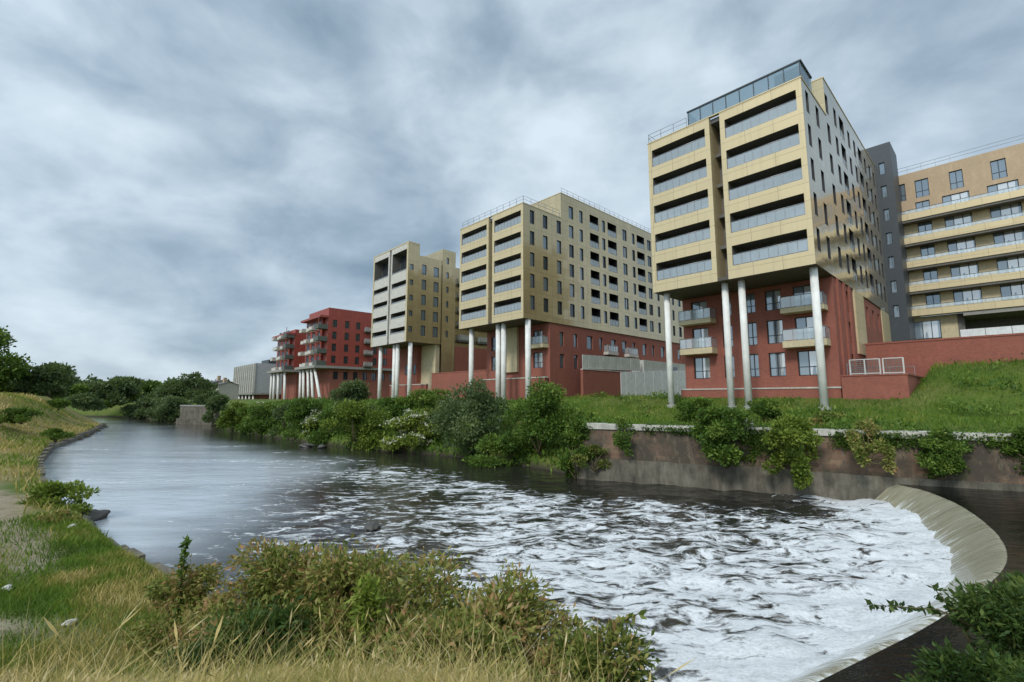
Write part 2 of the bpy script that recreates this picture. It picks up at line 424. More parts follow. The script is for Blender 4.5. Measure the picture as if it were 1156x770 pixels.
up = MB()
fan = [(p[0], p[1], .925) for p in CR]
outer = [(24.5,21.0),(34,16.3),(70,-5),(70,-24),(34,1.0),(16,5),(10,4.8),(7,4.6),(4.6,4.8),(2,5.2)]
up.face([(x, y, .925) for x, y in outer][::-1]+fan)
uo = up.build('upstream_water', M['water_up']); tag(uo, 'dark still water held above the curved weir', kind='structure')

n = NT('wet weir concrete')
ar = n.add('Attribute', attribute_name='arc').outputs['Fac']; dw = n.add('Attribute', attribute_name='down').outputs['Fac']
fv = n.add('CombineXYZ', {0: ar, 1: n.math('MULTIPLY', dw, .35), 2: 0.0}).outputs[0]
s1 = n.noise(1.3, 6, fv, .7); s2 = n.noise(5.5, 5, fv, .65); s3 = n.noise(2.2, 5, n.mapv(fv, (1,3,1), loc=(9,2,0)), .6)
c = n.ramp(n.math('ADD', n.math('MULTIPLY', s1, .5), n.math('MULTIPLY', s2, .5)), [(.28,(.19,.175,.115)),(.46,(.31,.29,.20)),(.58,(.39,.37,.275)),(.76,(.53,.52,.44))])
wf = n.math('ADD', n.math('MULTIPLY', s2, .75), n.math('MULTIPLY', s3, .35))
wf = n.add('MapRange', {0: n.math('ADD', wf, n.math('ADD', n.math('MULTIPLY', n.math('POWER', dw, 2.5), .30), n.add('MapRange', {0: ar, 1: 13.5, 2: 17.0, 3: 0.0, 4: .22}).outputs[0])), 1: .70, 2: .90}, interpolation_type='SMOOTHSTEP').outputs[0]
rgh = n.math('ADD', .16, n.math('MULTIPLY', wf, .45))
c = n.mix(wf, c, (.78,.80,.79))
n.bsdf(c, rgh, 0, n.bump(n.math('ADD', s2, n.math('MULTIPLY', wf, .6)), .55, .05), .6); M['weir'] = n.mat
prof = [(-.07,.55),(-.06,.89),(.02,.912),(.12,.90),(.30,.80),(.5,.655),(.75,.455),(1.0,.24),(1.3,-.05),(1.6,-.4)]
CRD = smooth_poly(CREST, 4)
tang = np.gradient(CRD, axis=0); nor = np.stack([tang[:,1], -tang[:,0]], -1); nor /= np.linalg.norm(nor, axis=1)[:,None]
arc = np.concatenate([[0], np.cumsum(np.linalg.norm(np.diff(CRD, axis=0), axis=1))])
wv_, wf_, wa_, wd_ = [], [], [], []
for i_, (p, q) in enumerate(zip(CRD, nor)):
    for k_, (a, z) in enumerate(prof):
        jit = .035*(fbm(np.array([arc[i_]*1.5]), np.array([a*2.0]), 3)[0]-.5)
        wv_.append((p[0]+q[0]*a, p[1]+q[1]*a, z+(jit if k_ > 1 else 0))); wa_.append(arc[i_]); wd_.append(k_/(len(prof)-1))
K_ = len(prof)
for i_ in range(len(CRD)-1):
    for k_ in range(K_-1): a = i_*K_+k_; wf_.append((a, a+K_, a+K_+1, a+1))
me = bpy.data.meshes.new('weir'); me.from_pydata(wv_, [], wf_); me.materials.append(M['weir'])
me.attributes.new('arc', 'FLOAT', 'POINT').data.foreach_set('value', np.array(wa_, np.float32)); me.attributes.new('down', 'FLOAT', 'POINT').data.foreach_set('value', np.array(wd_, np.float32))
me.polygons.foreach_set('use_smooth', np.full(len(wf_), True))
weir = link(bpy.data.objects.new('weir', me)); tag(weir, 'curved horseshoe weir with wet yellowish concrete face', 'weir')

# ------------------------------------------------------------------ masonry wall on the far bank
n = NT('old river masonry'); v, o = wallvec(n)
br = n.add('TexBrick', {'Vector': v, 'Color1': (.175,.098,.062,1), 'Color2': (.27,.172,.108,1), 'Mortar': (.14,.115,.09,1), 'Scale': 1.0, 'Mortar Size': .018, 'Brick Width': .62, 'Row Height': .27})
b1 = n.noise(.55, 8, o, .7); b2 = n.noise(2.4, 6, n.mapv(o, (1,1,.35)), .7); b3 = n.noise(1.1, 6, n.mapv(o, (1,1,.6), loc=(7,3,1)), .7)
c = n.mix(n.ramp(b1, [(.38,(0,0,0)),(.56,(1,1,1))]), br.outputs[0], (.075,.062,.045))
c = n.mix(n.math('MULTIPLY', n.ramp(b2, [(.52,(0,0,0)),(.72,(1,1,1))]), .7), c, (.29,.225,.15))
c = n.mix(n.ramp(b3, [(.56,(0,0,0)),(.66,(1,1,1))]), c, (.045,.06,.018))
n.bsdf(c, .9, 0, n.bump(n.math('ADD', br.outputs[1], n.math('MULTIPLY', b2, -1.5)), -.6, .05)); M['masonry'] = n.mat
n = NT('stained river concrete'); o = n.obj()
b1 = n.noise(.8, 8, o, .7); b2 = n.noise(3, 6, n.mapv(o, (1,1,.2)), .7)
c = n.ramp(n.math('ADD', n.math('MULTIPLY', b1, .5), n.math('MULTIPLY', b2, .5)), [(.34,(.035,.03,.022)),(.5,(.13,.115,.085)),(.66,(.23,.21,.165))])
n.bsdf(c, .8, 0, n.bump(b2, .5, .05)); M['riverconc'] = n.mat

def ribbon_box(name, pts, off0, off1, z0, z1, mat, parent=None, jitter=0.0, seg=None):
    """a wall that follows a plan polyline; off = metres inland of the line"""
    P = np.array(pts, float); T = np.gradient(P, axis=0); N_ = np.stack([-T[:,1], T[:,0]], -1); N_ /= np.linalg.norm(N_, axis=1)[:,None]
    mb = MB()
    def pt(i, o, z): return (P[i][0]+N_[i][0]*o, P[i][1]+N_[i][1]*o, z)
    for i in range(len(P)-1):
        j = i+1; dz = (random.random()-.5)*jitter
        a0, a1, b0, b1 = (pt(i,off0,z0), pt(i,off1,z0), pt(j,off0,z0), pt(j,off1,z0))
        c0, c1, d0, d1 = (pt(i,off0,z1+dz), pt(i,off1,z1+dz), pt(j,off0,z1+dz), pt(j,off1,z1+dz))
        mb.face([a0,b0,d0,c0]); mb.face([c0,d0,d1,c1]); mb.face([b1,a1,c1,d1])
        if i == 0 or jitter: mb.face([a1,a0,c0,c1])
        if j == len(P)-1 or jitter: mb.face([b0,b1,d1,d0])
    return mb.build(name, mat, parent)
def densify(P, step):
    out = []
    for a, b in zip(P[:-1], P[1:]):
        a = np.array(a, float); b = np.array(b, float); k = max(1, int(np.linalg.norm(b-a)/step))
        out += [a+(b-a)*i/k for i in range(k)]
    return out+[np.array(P[-1], float)]
WL = [(4.0,30.0),(9.26,27.47),(14.88,25.01),(18.28,22.96),(22.9,20.9),(34,15.5),(60,0)]
rw = thing('river_wall', 'old reddish stone river wall with pale coping beside the weir', 'river wall', (12,26,0))
def under(root, o):
    o.parent = root; o.matrix_parent_inverse = root.matrix_basis.inverted(); return o
under(rw, ribbon_box('stone_face', densify(WL, 2.0), .0, .75, -.8, 3.06, M['masonry']))
under(rw, ribbon_box('concrete_footing', densify(WL, 2.6), -.22, -.003, -.8, 1.28, M['riverconc'], None, .12))
under(rw, ribbon_box('coping', densify(WL, 1.7), -.10, .85, 3.065, 3.38, M['coping'], None, .03))
pb = MB(); pb.box(-.35,.35,-.3,.3,0,.5); pb.box(-.25,.25,-.2,.2,.5,.58)
px_ = pb.build('stone_block', M['coping'], None, (13.05,26.25,3.36), R(-25)); tag(px_, 'pale stone block sitting on the river wall coping between two shrubs', 'block')

# low dark edging along the near bank
NB = [tuple(p) for p in NEAR[5:15]]
eo = ribbon_box('bank_edging', densify(NB, .9), -.04, -.40, -.6, .52, M['riverconc'], None, .30)
tag(eo, 'low dark stone edging along the near bank of the river', 'river edging')
# retaining wall seen end-on at the river bend
fw = [(-55.2,87.8),(-59.5,89.4),(-64.0,90.9)]
fo = thing('bend_wall', 'grey brown retaining wall standing in the water at the river bend', 'river wall', (-59.5,89.4,0))
under(fo, ribbon_box('stone_face', fw[::-1], -.3, .6, -.8, 3.35, M['riverconc']))
under(fo, ribbon_box('coping', fw[::-1], -.4, .7, 3.353, 3.6, M['slab']))
under(fo, ribbon_box('ledge', fw[::-1], -.9, -.303, -.8, 1.1, M['riverconc']))

# ------------------------------------------------------------------ buildings: local x = right along the river front, y = inland, z up
def wall_fn(ox, oy, rz):
    r = (math.cos(rz), math.sin(rz)); inn = (-math.sin(rz), math.cos(rz))
    return lambda a, d, z: (ox+r[0]*a+inn[0]*d, oy+r[1]*a+inn[1]*d, z)
def facade(mb, ox, oy, rz, W, z0, z1, ops=(), mi=0, rmi=1):
    """wall sheet with real openings; ops = (a0, a1, z0, z1, depth)"""
    P = wall_fn(ox, oy, rz)
    ca = sorted({0.0, W, *[o[0] for o in ops], *[o[1] for o in ops]}); cz = sorted({z0, z1, *[o[2] for o in ops], *[o[3] for o in ops]})
    for i in range(len(ca)-1):
        run = None
        for j in range(len(cz)-1):
            am = (ca[i]+ca[i+1])/2; zm = (cz[j]+cz[j+1])/2
            hole = any(o[0] < am < o[1] and o[2] < zm < o[3] for o in ops)
            if hole:
                if run is not None: mb.face([P(ca[i],0,run), P(ca[i+1],0,run), P(ca[i+1],0,cz[j]), P(ca[i],0,cz[j])], mi); run = None
            elif run is None: run = cz[j]
        if run is not None: mb.face([P(ca[i],0,run), P(ca[i+1],0,run), P(ca[i+1],0,z1), P(ca[i],0,z1)], mi)
    for a0, a1, b0, b1, d in ops:
        mb.face([P(a0,0,b0), P(a0,d,b0), P(a0,d,b1), P(a0,0,b1)], rmi); mb.face([P(a1,d,b0), P(a1,0,b0), P(a1,0,b1), P(a1,d,b1)], rmi)
        mb.face([P(a0,0,b0), P(a1,0,b0), P(a1,d,b0), P(a0,d,b0)], rmi); mb.face([P(a0,d,b1), P(a1,d,b1), P(a1,0,b1), P(a0,0,b1)], rmi)

_wc = {}
def window(parent, ox, oy, rz, a0, a1, z0, z1, depth=.14, bars=1, glass='glass', panes=True, transom=False):
    """dark frame (part) with its pane (sub-part), set back in an opening"""
    w = round(a1-a0, 3); h = round(z1-z0, 3); key = (w, h, bars, panes, glass, transom)
    if key not in _wc:
        f = MB(); t = .07
        f.box(0,w,0,.08,0,t); f.box(0,w,0,.08,h-t,h); f.box(0,t,.0,.08,t,h-t); f.box(w-t,w,0,.08,t,h-t)
        for b in range(bars):
            x = w*(b+1)/(bars+1); f.box(x-.035,x+.035,.004,.076,t,h-t)
        if transom: f.box(t,w-t,.008,.072,h*.34,h*.34+.06)
        p = MB(); p.face([(t,.045,t),(w-t,.045,t),(w-t,.045,h-t),(t,.045,h-t)])
        if panes: _wc[key] = (f.mesh('window', M['frame']), p.mesh('pane', M[glass]))
        else:
            f.face([(t,.045,t),(w-t,.045,t),(w-t,.045,h-t),(t,.045,h-t)], 1)
            _wc[key] = (f.mesh('window', [M['frame'], M[glass]]), None)
    P = wall_fn(ox, oy, rz)
    o = inst('window', _wc[key][0], parent, P(a0, depth-.02, z0), rz)
    if _wc[key][1] is not None: inst('pane', _wc[key][1], o, (0,0,0))
    return o

def rail_glass(parent, ox, oy, rz, a0, a1, z0, h=1.0, d=.1, name='railing', n=None, mat='rail', ret=0.0):
    """glass balustrade with posts and a dark top rail; ret = length of side returns"""
    P = wall_fn(ox, oy, rz); mb = MB()
    def q(A, B, mi): mb.face([P(*A,z0+.06), P(*B,z0+.06), P(*B,z0+h-.03), P(*A,z0+h-.03)], mi)
    runs = [((a0,d),(a1,d))]
    if ret: runs += [((a0,d+ret),(a0,d)), ((a1,d),(a1,d+ret))]
    for A, B in runs:
        q(A, B, 0)
        va = Vector(P(*A, 0)); vb = Vector(P(*B, 0)); L = (vb-va).length; k = max(1, int(L/.62))
        for i in range(k+1):
            c = va+(vb-va)*(i/k); mb.box(c.x-.022,c.x+.022,c.y-.022,c.y+.022,z0,z0+h,1)
        mb.tube([va+Vector((0,0,z0+h)), vb+Vector((0,0,z0+h))], .035, 6, 1)
    return mb.build(name, [M[mat], M['metal']], parent)

def balcony(parent, ox, oy, rz, a0, a1, z, proj=1.2, th=.5, h=1.0, mat='beige', name='balcony'):
    """projecting balcony: deck (part) with a glass railing (sub-part)"""
    P = wall_fn(ox, oy, rz); mb = MB(); A = P(a0, -proj, z); B = P(a1, -.003, z)
    mb.box(A[0],B[0],A[1],B[1],z,z+th)
    o = mb.build(name, M[mat], parent)
    rail_glass(o, ox, oy, rz, a0+.05, a1-.05, z+th, h, -proj+.06, ret=proj-.15)
    return o
PITCH = 2.87
def front_blocks(root, blocks, z0, z1, floors=5, fmat='gold_frame', open_top=False, k0=16.1, opening=1.72, solid=None, depth0=0.0):
    """the river front: two framed blocks of recessed balconies with a dark slot between"""
    for (a0, a1) in blocks:
        mb = MB(); ops = []
        for k in range(floors):
            ops.append((.42, a1-a0-.42, k0+PITCH*k, k0+PITCH*k+opening, 1.7))
        if open_top: ops[-1] = (ops[-1][0], ops[-1][1], ops[-1][2], z1-1.1, 1.7)
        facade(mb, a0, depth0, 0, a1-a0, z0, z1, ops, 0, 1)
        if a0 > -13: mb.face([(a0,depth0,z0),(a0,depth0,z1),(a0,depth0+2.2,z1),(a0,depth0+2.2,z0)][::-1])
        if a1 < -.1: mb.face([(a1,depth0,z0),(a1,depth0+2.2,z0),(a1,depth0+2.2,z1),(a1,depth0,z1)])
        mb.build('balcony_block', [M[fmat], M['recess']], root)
        for o_ in ops:
            b = MB(); x0 = a0+o_[0]; x1 = a0+o_[1]; y = depth0+1.69; zz0, zz1 = o_[2], o_[3]
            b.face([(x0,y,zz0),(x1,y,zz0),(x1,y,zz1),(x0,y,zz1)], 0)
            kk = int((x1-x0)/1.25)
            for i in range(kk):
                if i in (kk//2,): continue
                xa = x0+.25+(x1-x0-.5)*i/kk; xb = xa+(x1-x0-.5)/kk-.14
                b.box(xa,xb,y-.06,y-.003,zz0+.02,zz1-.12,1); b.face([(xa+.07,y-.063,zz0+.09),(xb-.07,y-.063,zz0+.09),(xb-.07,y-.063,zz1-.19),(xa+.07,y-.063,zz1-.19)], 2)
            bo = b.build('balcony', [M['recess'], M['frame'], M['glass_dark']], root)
            if solid:
                s_ = MB(); s_.box(x0+.01,x1-.01,depth0+.02,depth0+.1,zz0,zz0+.85); s_.build('parapet', M[solid], bo)
                rail_glass(bo, a0, depth0, 0, o_[0]+.02, o_[1]-.02, zz0+.85, .25, .06)
            else: rail_glass(bo, a0, depth0, 0, o_[0]+.02, o_[1]-.02, zz0, .98, .09)

def roof_rail(root, runs, h=.95, name='roof_rail'):
    mb = MB()
    for A, B in runs:
        va = Vector(A); vb = Vector(B); k = max(2, int((vb-va).length/1.3))
        for i in range(k+1):
            c = va+(vb-va)*i/k; mb.box(c.x-.02,c.x+.02,c.y-.02,c.y+.02,c.z,c.z+h)
        for hh in (h, h*.55): mb.tube([va+Vector((0,0,hh)), vb+Vector((0,0,hh))], .022, 5)
    return mb.build(name, M['metal'], root)

def col_round(root, x, y, z0, z1, r=.29, name='column', mat='column', x2=None, y2=None):
    if x2 is None:
        ft = MB(); ft.tube([(x,y,z0-.2),(x,y,z0+.62)], r*1.5, 16); ft.build('footing', M['slab'], root)
    mb = MB(); mb.tube([(x,y,z0),(x if x2 is None else x2, y if y2 is None else y2, z1)], r, 16)
    return mb.build(name, M[mat], root)

RZ = R(-46.8)
def wpos(C, u, s): p = np.array(C)+D1*u+D2*s; return float(p[0]), float(p[1])
def ground_at(C, u, s):
    x, y = wpos(C, u, s); return float(height(np.array([x]), np.array([y]))[0])

# ================= nearest gold block
b3 = thing('apartment_building', 'tall gold clad apartment block on white columns, nearest to the curved weir', 'apartment block', (C3[0],C3[1],0), RZ, 'gold clad apartment blocks on columns')
L3 = 31.0; FR = 7.4
def gold_block(root, L, FR, cols, balc, z1=30.15, zr=33.85, z0=15.0, W=13.5, panes=True, rearz=None):
    """cladding box with a raised rear storey; cols = (s centre, width), balc = wide recessed bays"""
    mb = MB(); wins = []; ops = []; ops2 = []
    for k in range(6):
        za = 16.25+PITCH*k; zb = za+1.85
        for s, w in cols:
            if k == 5 and s < FR: continue
            if k < 5: ops.append((s-w/2, s+w/2, za, zb, .16))
            else: ops2.append((s-w/2-FR, s+w/2-FR, za, zb, .16))
            wins.append((s, w, za, zb))
        for s, w in balc:
            if k == 5 and s < FR: continue
            (ops if k < 5 else ops2).append((s-w/2-(FR if k == 5 else 0), s+w/2-(FR if k == 5 else 0), za-.2, zb+.1, 1.4))
    facade(mb, 0, .003, R(90), L, z0, z1, ops, 0, 1)
    facade(mb, 0, FR, R(90), L-FR, z1, zr, ops2, 0, 1)
    facade(mb, 0, L, R(180), W, z0, zr, (), 0, 1)
    facade(mb, -W, L, R(-90), L-FR, z0, zr, (), 0, 1)
    facade(mb, -W, FR, R(-90), FR-.003, z0, z1, (), 0, 1)
    facade(mb, -W, FR, 0, W, z1, zr, (), 0, 1)
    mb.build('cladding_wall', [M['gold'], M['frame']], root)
    for i, (s, w, za, zb) in enumerate(wins):
        window(root, 0, 0, R(90), s-w/2, s+w/2, za, zb, .15, 0 if w < 1.2 else 1, random.choice(('glass','glass_dark','glass','glass_pale')), panes)
    for s, w in balc:
        for k in range(6):
            if k == 5 and s < FR: continue
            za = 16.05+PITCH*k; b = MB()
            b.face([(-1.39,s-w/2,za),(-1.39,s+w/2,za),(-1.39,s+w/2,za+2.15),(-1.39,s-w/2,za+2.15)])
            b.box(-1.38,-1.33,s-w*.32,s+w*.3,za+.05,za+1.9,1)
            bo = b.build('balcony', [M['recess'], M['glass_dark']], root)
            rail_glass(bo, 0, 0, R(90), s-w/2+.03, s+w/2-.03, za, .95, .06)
    r = MB(); r.box(-W+.3,-.3,.3,FR+.02,z1-.5,z1-.15); r.box(-W+.3,-.3,FR+.3,L-.3,zr-.5,zr-.15)
    r.build('roof', M['roofing'], root)
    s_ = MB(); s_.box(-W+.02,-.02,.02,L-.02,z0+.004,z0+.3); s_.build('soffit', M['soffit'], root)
    c_ = MB()                         # pale metal copings
    c_.box(-W-.04,.04,-.04,.28,z1,z1+.09); c_.box(-.25,.04,.28,FR,z1,z1+.09); c_.box(-W-.04,-W+.25,.28,FR,z1,z1+.09)
    c_.box(-.25,.04,FR-.04,L,zr,zr+.09); c_.box(-W,-.25,FR-.04,FR+.25,zr,zr+.09); c_.box(-W-.04,-W+.25,FR-.04,L,zr,zr+.09)
    c_.build('roof_coping', M['gold_frame'], root)

gold_block(b3, L3, FR, [(1.35,.85),(4.3,.95),(8.0,1.0),(11.0,1.0),(16.6,1.0),(19.2,1.0),(24.6,1.0),(27.2,1.0),(29.6,1.0)], [(13.6,1.9),(21.9,1.9)])
front_blocks(b3, [(-13.5,-7.35),(-6.42,0)], 15.0, 30.15)
slot = MB(); slot.face([(-7.35,1.9,15),(-6.42,1.9,15),(-6.42,1.9,30.1),(-7.35,1.9,30.1)])
for k in range(5): slot.box(-7.34,-6.43,1.0,1.88,15.2+PITCH*k,15.5+PITCH*k)
slot.build('slot_wall', M['recess'], b3)
# glazed roof terrace screen
rs = MB()
rs.box(-9.4,-.05,.35,.40,30.24,31.75,0); rs.box(-.10,-.05,.40,3.4,30.24,31.75,0); rs.box(-9.4,-9.35,.40,3.4,30.24,31.75,0)
rs.box(-9.5,.03,.28,.48,31.75,31.87,1); rs.box(-.17,.03,.48,3.4,31.75,31.87,1)
for i in range(9): x = -9.4+9.3*i/8; rs.box(x-.03,x+.03,.32,.45,30.24,31.75,1)
ro = rs.build('roof_screen', [M['screen'], M['dark']], b3)
pp = MB(); pp.box(-9.0,-.9,2.6,7.0,30.2,31.5,0); pp.box(-2.2,-.25,1.2,3.6,30.2,32.0,0); pp.build('penthouse', M['dark'], b3)
roof_rail(b3, [((-13.45,.15,30.24),(-9.5,.15,30.24)), ((-13.45,.15,30.24),(-13.45,7,30.24))])
pl = MB(); pl.box(-2.4,-.6,10.5,13.0,33.7,35.0); pl.build('roof_plant', M['dark'], b3)
# brick base set back under the overhang
BS = 5.0
def brick_base(root, L, zb, zt, x0, x1, ops, sideops=(), goldpier=None, left=True):
    mb = MB()
    facade(mb, x0, BS, 0, x1-x0, zb, zt, [(*o[:4], .2) for o in ops], 0, 0)
    facade(mb, x1, BS, R(90), L-BS, zb, zt, [(*o[:4], .2) for o in sideops], 0, 0)
    facade(mb, x0, L, R(-90), L-BS, zb, zt, (), 0, 0)
    mb.build('brick_wall', M['brick'], root)
    for o in ops: window(root, x0, BS, 0, o[0], o[1], o[2], o[3], .2, o[4] if len(o) > 4 else 1, 'glass_pale', True, True)
    for o in sideops: window(root, x1, BS, R(90), o[0], o[1], o[2], o[3], .2, 0, 'glass', True)
x0 = -13.1; ops = []
for f, za in enumerate((6.85, 9.75, 12.75)):
    zb_ = za+2.1 if f < 2 else za+1.8
    for a, b in ((10.6,12.2),(8.3,9.2),(6.15,7.0),(4.0,5.3),(1.45,3.05)):   # u ranges
        ops.append((-b-x0, -a-x0, za, zb_, 1))
brick_base(b3, L3, 3.5, 14.96, x0, -.1, ops, [(s, s+.8, z, z+1.9) for s in (1.6, 4.6) for z in (6.9, 9.8, 12.6)]+[(s, s+1.0, 12.2, 14.2) for s in (13, 16, 19, 22)])
pier = MB(); pier.box(-.6,.05,12.2,16.2,9.0,14.98); pier.build('cladding_pier', M['gold_frame'], b3)
pier = MB(); pier.box(-.6,-.02,26,31,9,14.98); pier.build('cladding_pier', M['gold_frame'], b3)
ps = MB()
for s in (6.0, 8.2, 10.2): ps.box(-.1,.06,s,s+.5,4,14.96)
ps.build('brick_pier', M['brick'], b3)
for a, b in ((9.75,13.0),(.55,3.75)):
    for z in (9.2, 12.15): balcony(b3, -b, BS, 0, 0, b-a, z, 1.25, .55 if z < 10 else .42, .98)
bp = MB(); bp.box(-13.3,.0,4.3,4.995,3.4,5.75); bp.box(-13.36,.06,4.24,4.995,5.75,5.87,1); bp.build('plinth', [M['brick'], M['coping']], b3)
for u in (.45, 5.8, 7.2, 12.7): col_round(b3, -u, 1.1, ground_at(C3, u, 1.1)-.4, 15.0, .275)

# ================= second gold block
b2 = thing('apartment_building', 'wide gold apartment block with long silvery side, between two other gold blocks', 'apartment block', (C2[0],C2[1],0), RZ, 'gold clad apartment blocks on columns')
L2 = 43.0
gold_block(b2, L2, 7.5, [(1.65,.8),(4.2,.9),(7.0,.9),(9.7,1.0),(12.0,.8),(17.6,.8),(23.4,1.2),(26.0,.8),(31.0,1.2),(33.6,.8),(36.2,1.2),(38.8,.8),(41.2,1.0)], [(15.2,2.2),(19.9,2.4),(28.3,2.4)], panes=False)
front_blocks(b2, [(-13.5,-6.9),(-6.1,0)], 15.0, 30.15)
slot.build('slot_wall', M['recess'], b2, (.4,0,0))
roof_rail(b2, [((-13.1,.15,30.24),(-.1,.15,30.24)), ((-.1,.15,30.24),(-.1,7.3,30.24)), ((-.3,8,33.9),(-.3,42,33.9))])
x0 = -13.0; ops = []
for za in (9.0, 12.0):
    for a, b in ((10.6,12.0),(1.4,3.2)): ops.append((-b-x0, -a-x0, za, za+2.1, 1))
sops = [(s, s+w, z, z+1.9) for z in (9.0, 12.0) for s, w in ((2,.9),(5,.9),(8,1.4),(11,.9),(14,1.4),(17,1.4),(20,.9),(23,1.4),(26,.9),(29,1.4),(32,.9),(35,1.4))]
brick_base(b2, L2, 4.0, 14.96, x0, -.1, ops, sops)
bg = MB(); bg.box(-9.2,-6.0,4.6,4.996,8.6,14.98); bg.build('beige_panel', M['beige'], b2)
for z in (11.6,): balcony(b2, -3.6, BS, 0, 0, 3.3, z, 1.2, .5, 1.0)
balcony(b2, -.1, BS, R(90), 12.0, 14.6, 11.4, .9, .45, .95, 'white_clad'); balcony(b2, -.1, BS, R(90), 17.5, 20.2, 11.4, .9, .45, .95, 'white_clad')
for u in (.4, 5.0, 6.1, 12.0): col_round(b2, -u, 1.2, ground_at(C2, u, 1.2)-.6, 15.0, .36)

# ================= third gold block
b1 = thing('apartment_building', 'narrow tall gold block with pale balcony fronts, beside the red blocks', 'apartment block', (C1[0],C1[1],0), RZ, 'gold clad apartment blocks on columns')
mb = MB(); wn_ = []
for k in range(6):
    za = 16.3+PITCH*k
    if k < 5:
        wn_ += [(.75,.7,za+.5,za+1.5),(3.4,.95,za,za+1.9),(6.1,1.1,za,za+1.9)]
    wn_ += [(8.6,.55,za+.2,za+1.4)]
facade(mb, 0, .003, R(90), 2.35, 15, 33.3, [(s-w/2, s+w/2, a, b, .15) for s, w, a, b in wn_ if s < 2], 0, 1)
facade(mb, 0, 2.353, R(90), 5.0, 15, 31.3, [(s-w/2-2.35, s+w/2-2.35, a, b, .15) for s, w, a, b in wn_ if 2.5 < s < 7.3], 0, 1)
facade(mb, .15, 7.4, R(90), 3.1, 7, 33.6, [(s-w/2-7.4, s+w/2-7.4, a, b, .15) for s, w, a, b in wn_ if s > 8], 0, 1)
facade(mb, -13.5, 7.4, 0, 13.65, 30.5, 33.6, (), 0, 1); facade(mb, .15, 10.5, R(180), 13.65, 7, 33.6, (), 0, 1)
facade(mb, -13.5, 10.5, R(-90), 10.5, 15, 31.3, (), 0, 1); facade(mb, 0, 2.35, R(180), 13.5, 31.3, 33.3, (), 0, 1)
mb.face([(-13.5,2.353,31.3),(0,2.353,31.3),(0,7.4,31.3),(-13.5,7.4,31.3)], 0); mb.face([(-13.5,7.4,33.55),(.15,7.4,33.55),(.15,10.5,33.55),(-13.5,10.5,33.55)], 0)
mb.build('cladding_wall', [M['gold'], M['frame']], b1)
for s, w, a, b in wn_:
    window(b1, .15 if s > 8 else 0, 0, R(90), s-w/2, s+w/2, a, b, .14, 0, 'glass', False)
front_blocks(b1, [(-13.5,-7.0),(-6.3,0)], 15.0, 33.3, 5, 'white_clad', True, 15.9, 1.9, 'white_clad')
fr = MB(); fr.box(-13.56,.06,-.06,2.3,33.3,33.5); fr.box(-.5,.05,-.05,-.003,15,33.3); fr.box(-13.55,-13.1,-.05,-.003,15,33.3); fr.build('gold_edging', M['gold_frame'], b1)
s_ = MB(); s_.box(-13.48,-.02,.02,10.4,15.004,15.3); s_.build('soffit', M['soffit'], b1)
slot.build('slot_wall', M['recess'], b1, (.4,0,0))
bb = MB(); bb.box(-13,-5.2,5.5,12,3,14.98,0); bb.box(-5.2,-.3,6.5,7.39,3,14.98,1); bb.box(-.4,.1,10.5,34,3,14.9,0); bb.build('brick_wall', [M['brick'], M['beige']], b1)
rear = MB(); rear.box(-13.5,-1.2,10.5,34,14.95,31.0,0); rear.build('rear_wall', M['gold'], b1)
for k in range(5):
    for s in (12.0, 17.0, 22.0): balcony(b1, -1.2, s, R(90), 0, 3.6, 15.9+PITCH*k, 1.2, .4, 1.0, 'green_bal')
for a, b in ((3.6,4.6),(6.6,7.6)): window(b1, -13, 5.5, 0, a, b, 9.5, 11.4, -.04, 0, 'glass_dark', False)
for u in (.5, 4.9, 6.1, 11.6): col_round(b1, -u, 1.2, ground_at(C1, u, 1.2)-1.2, 15.0, .38)

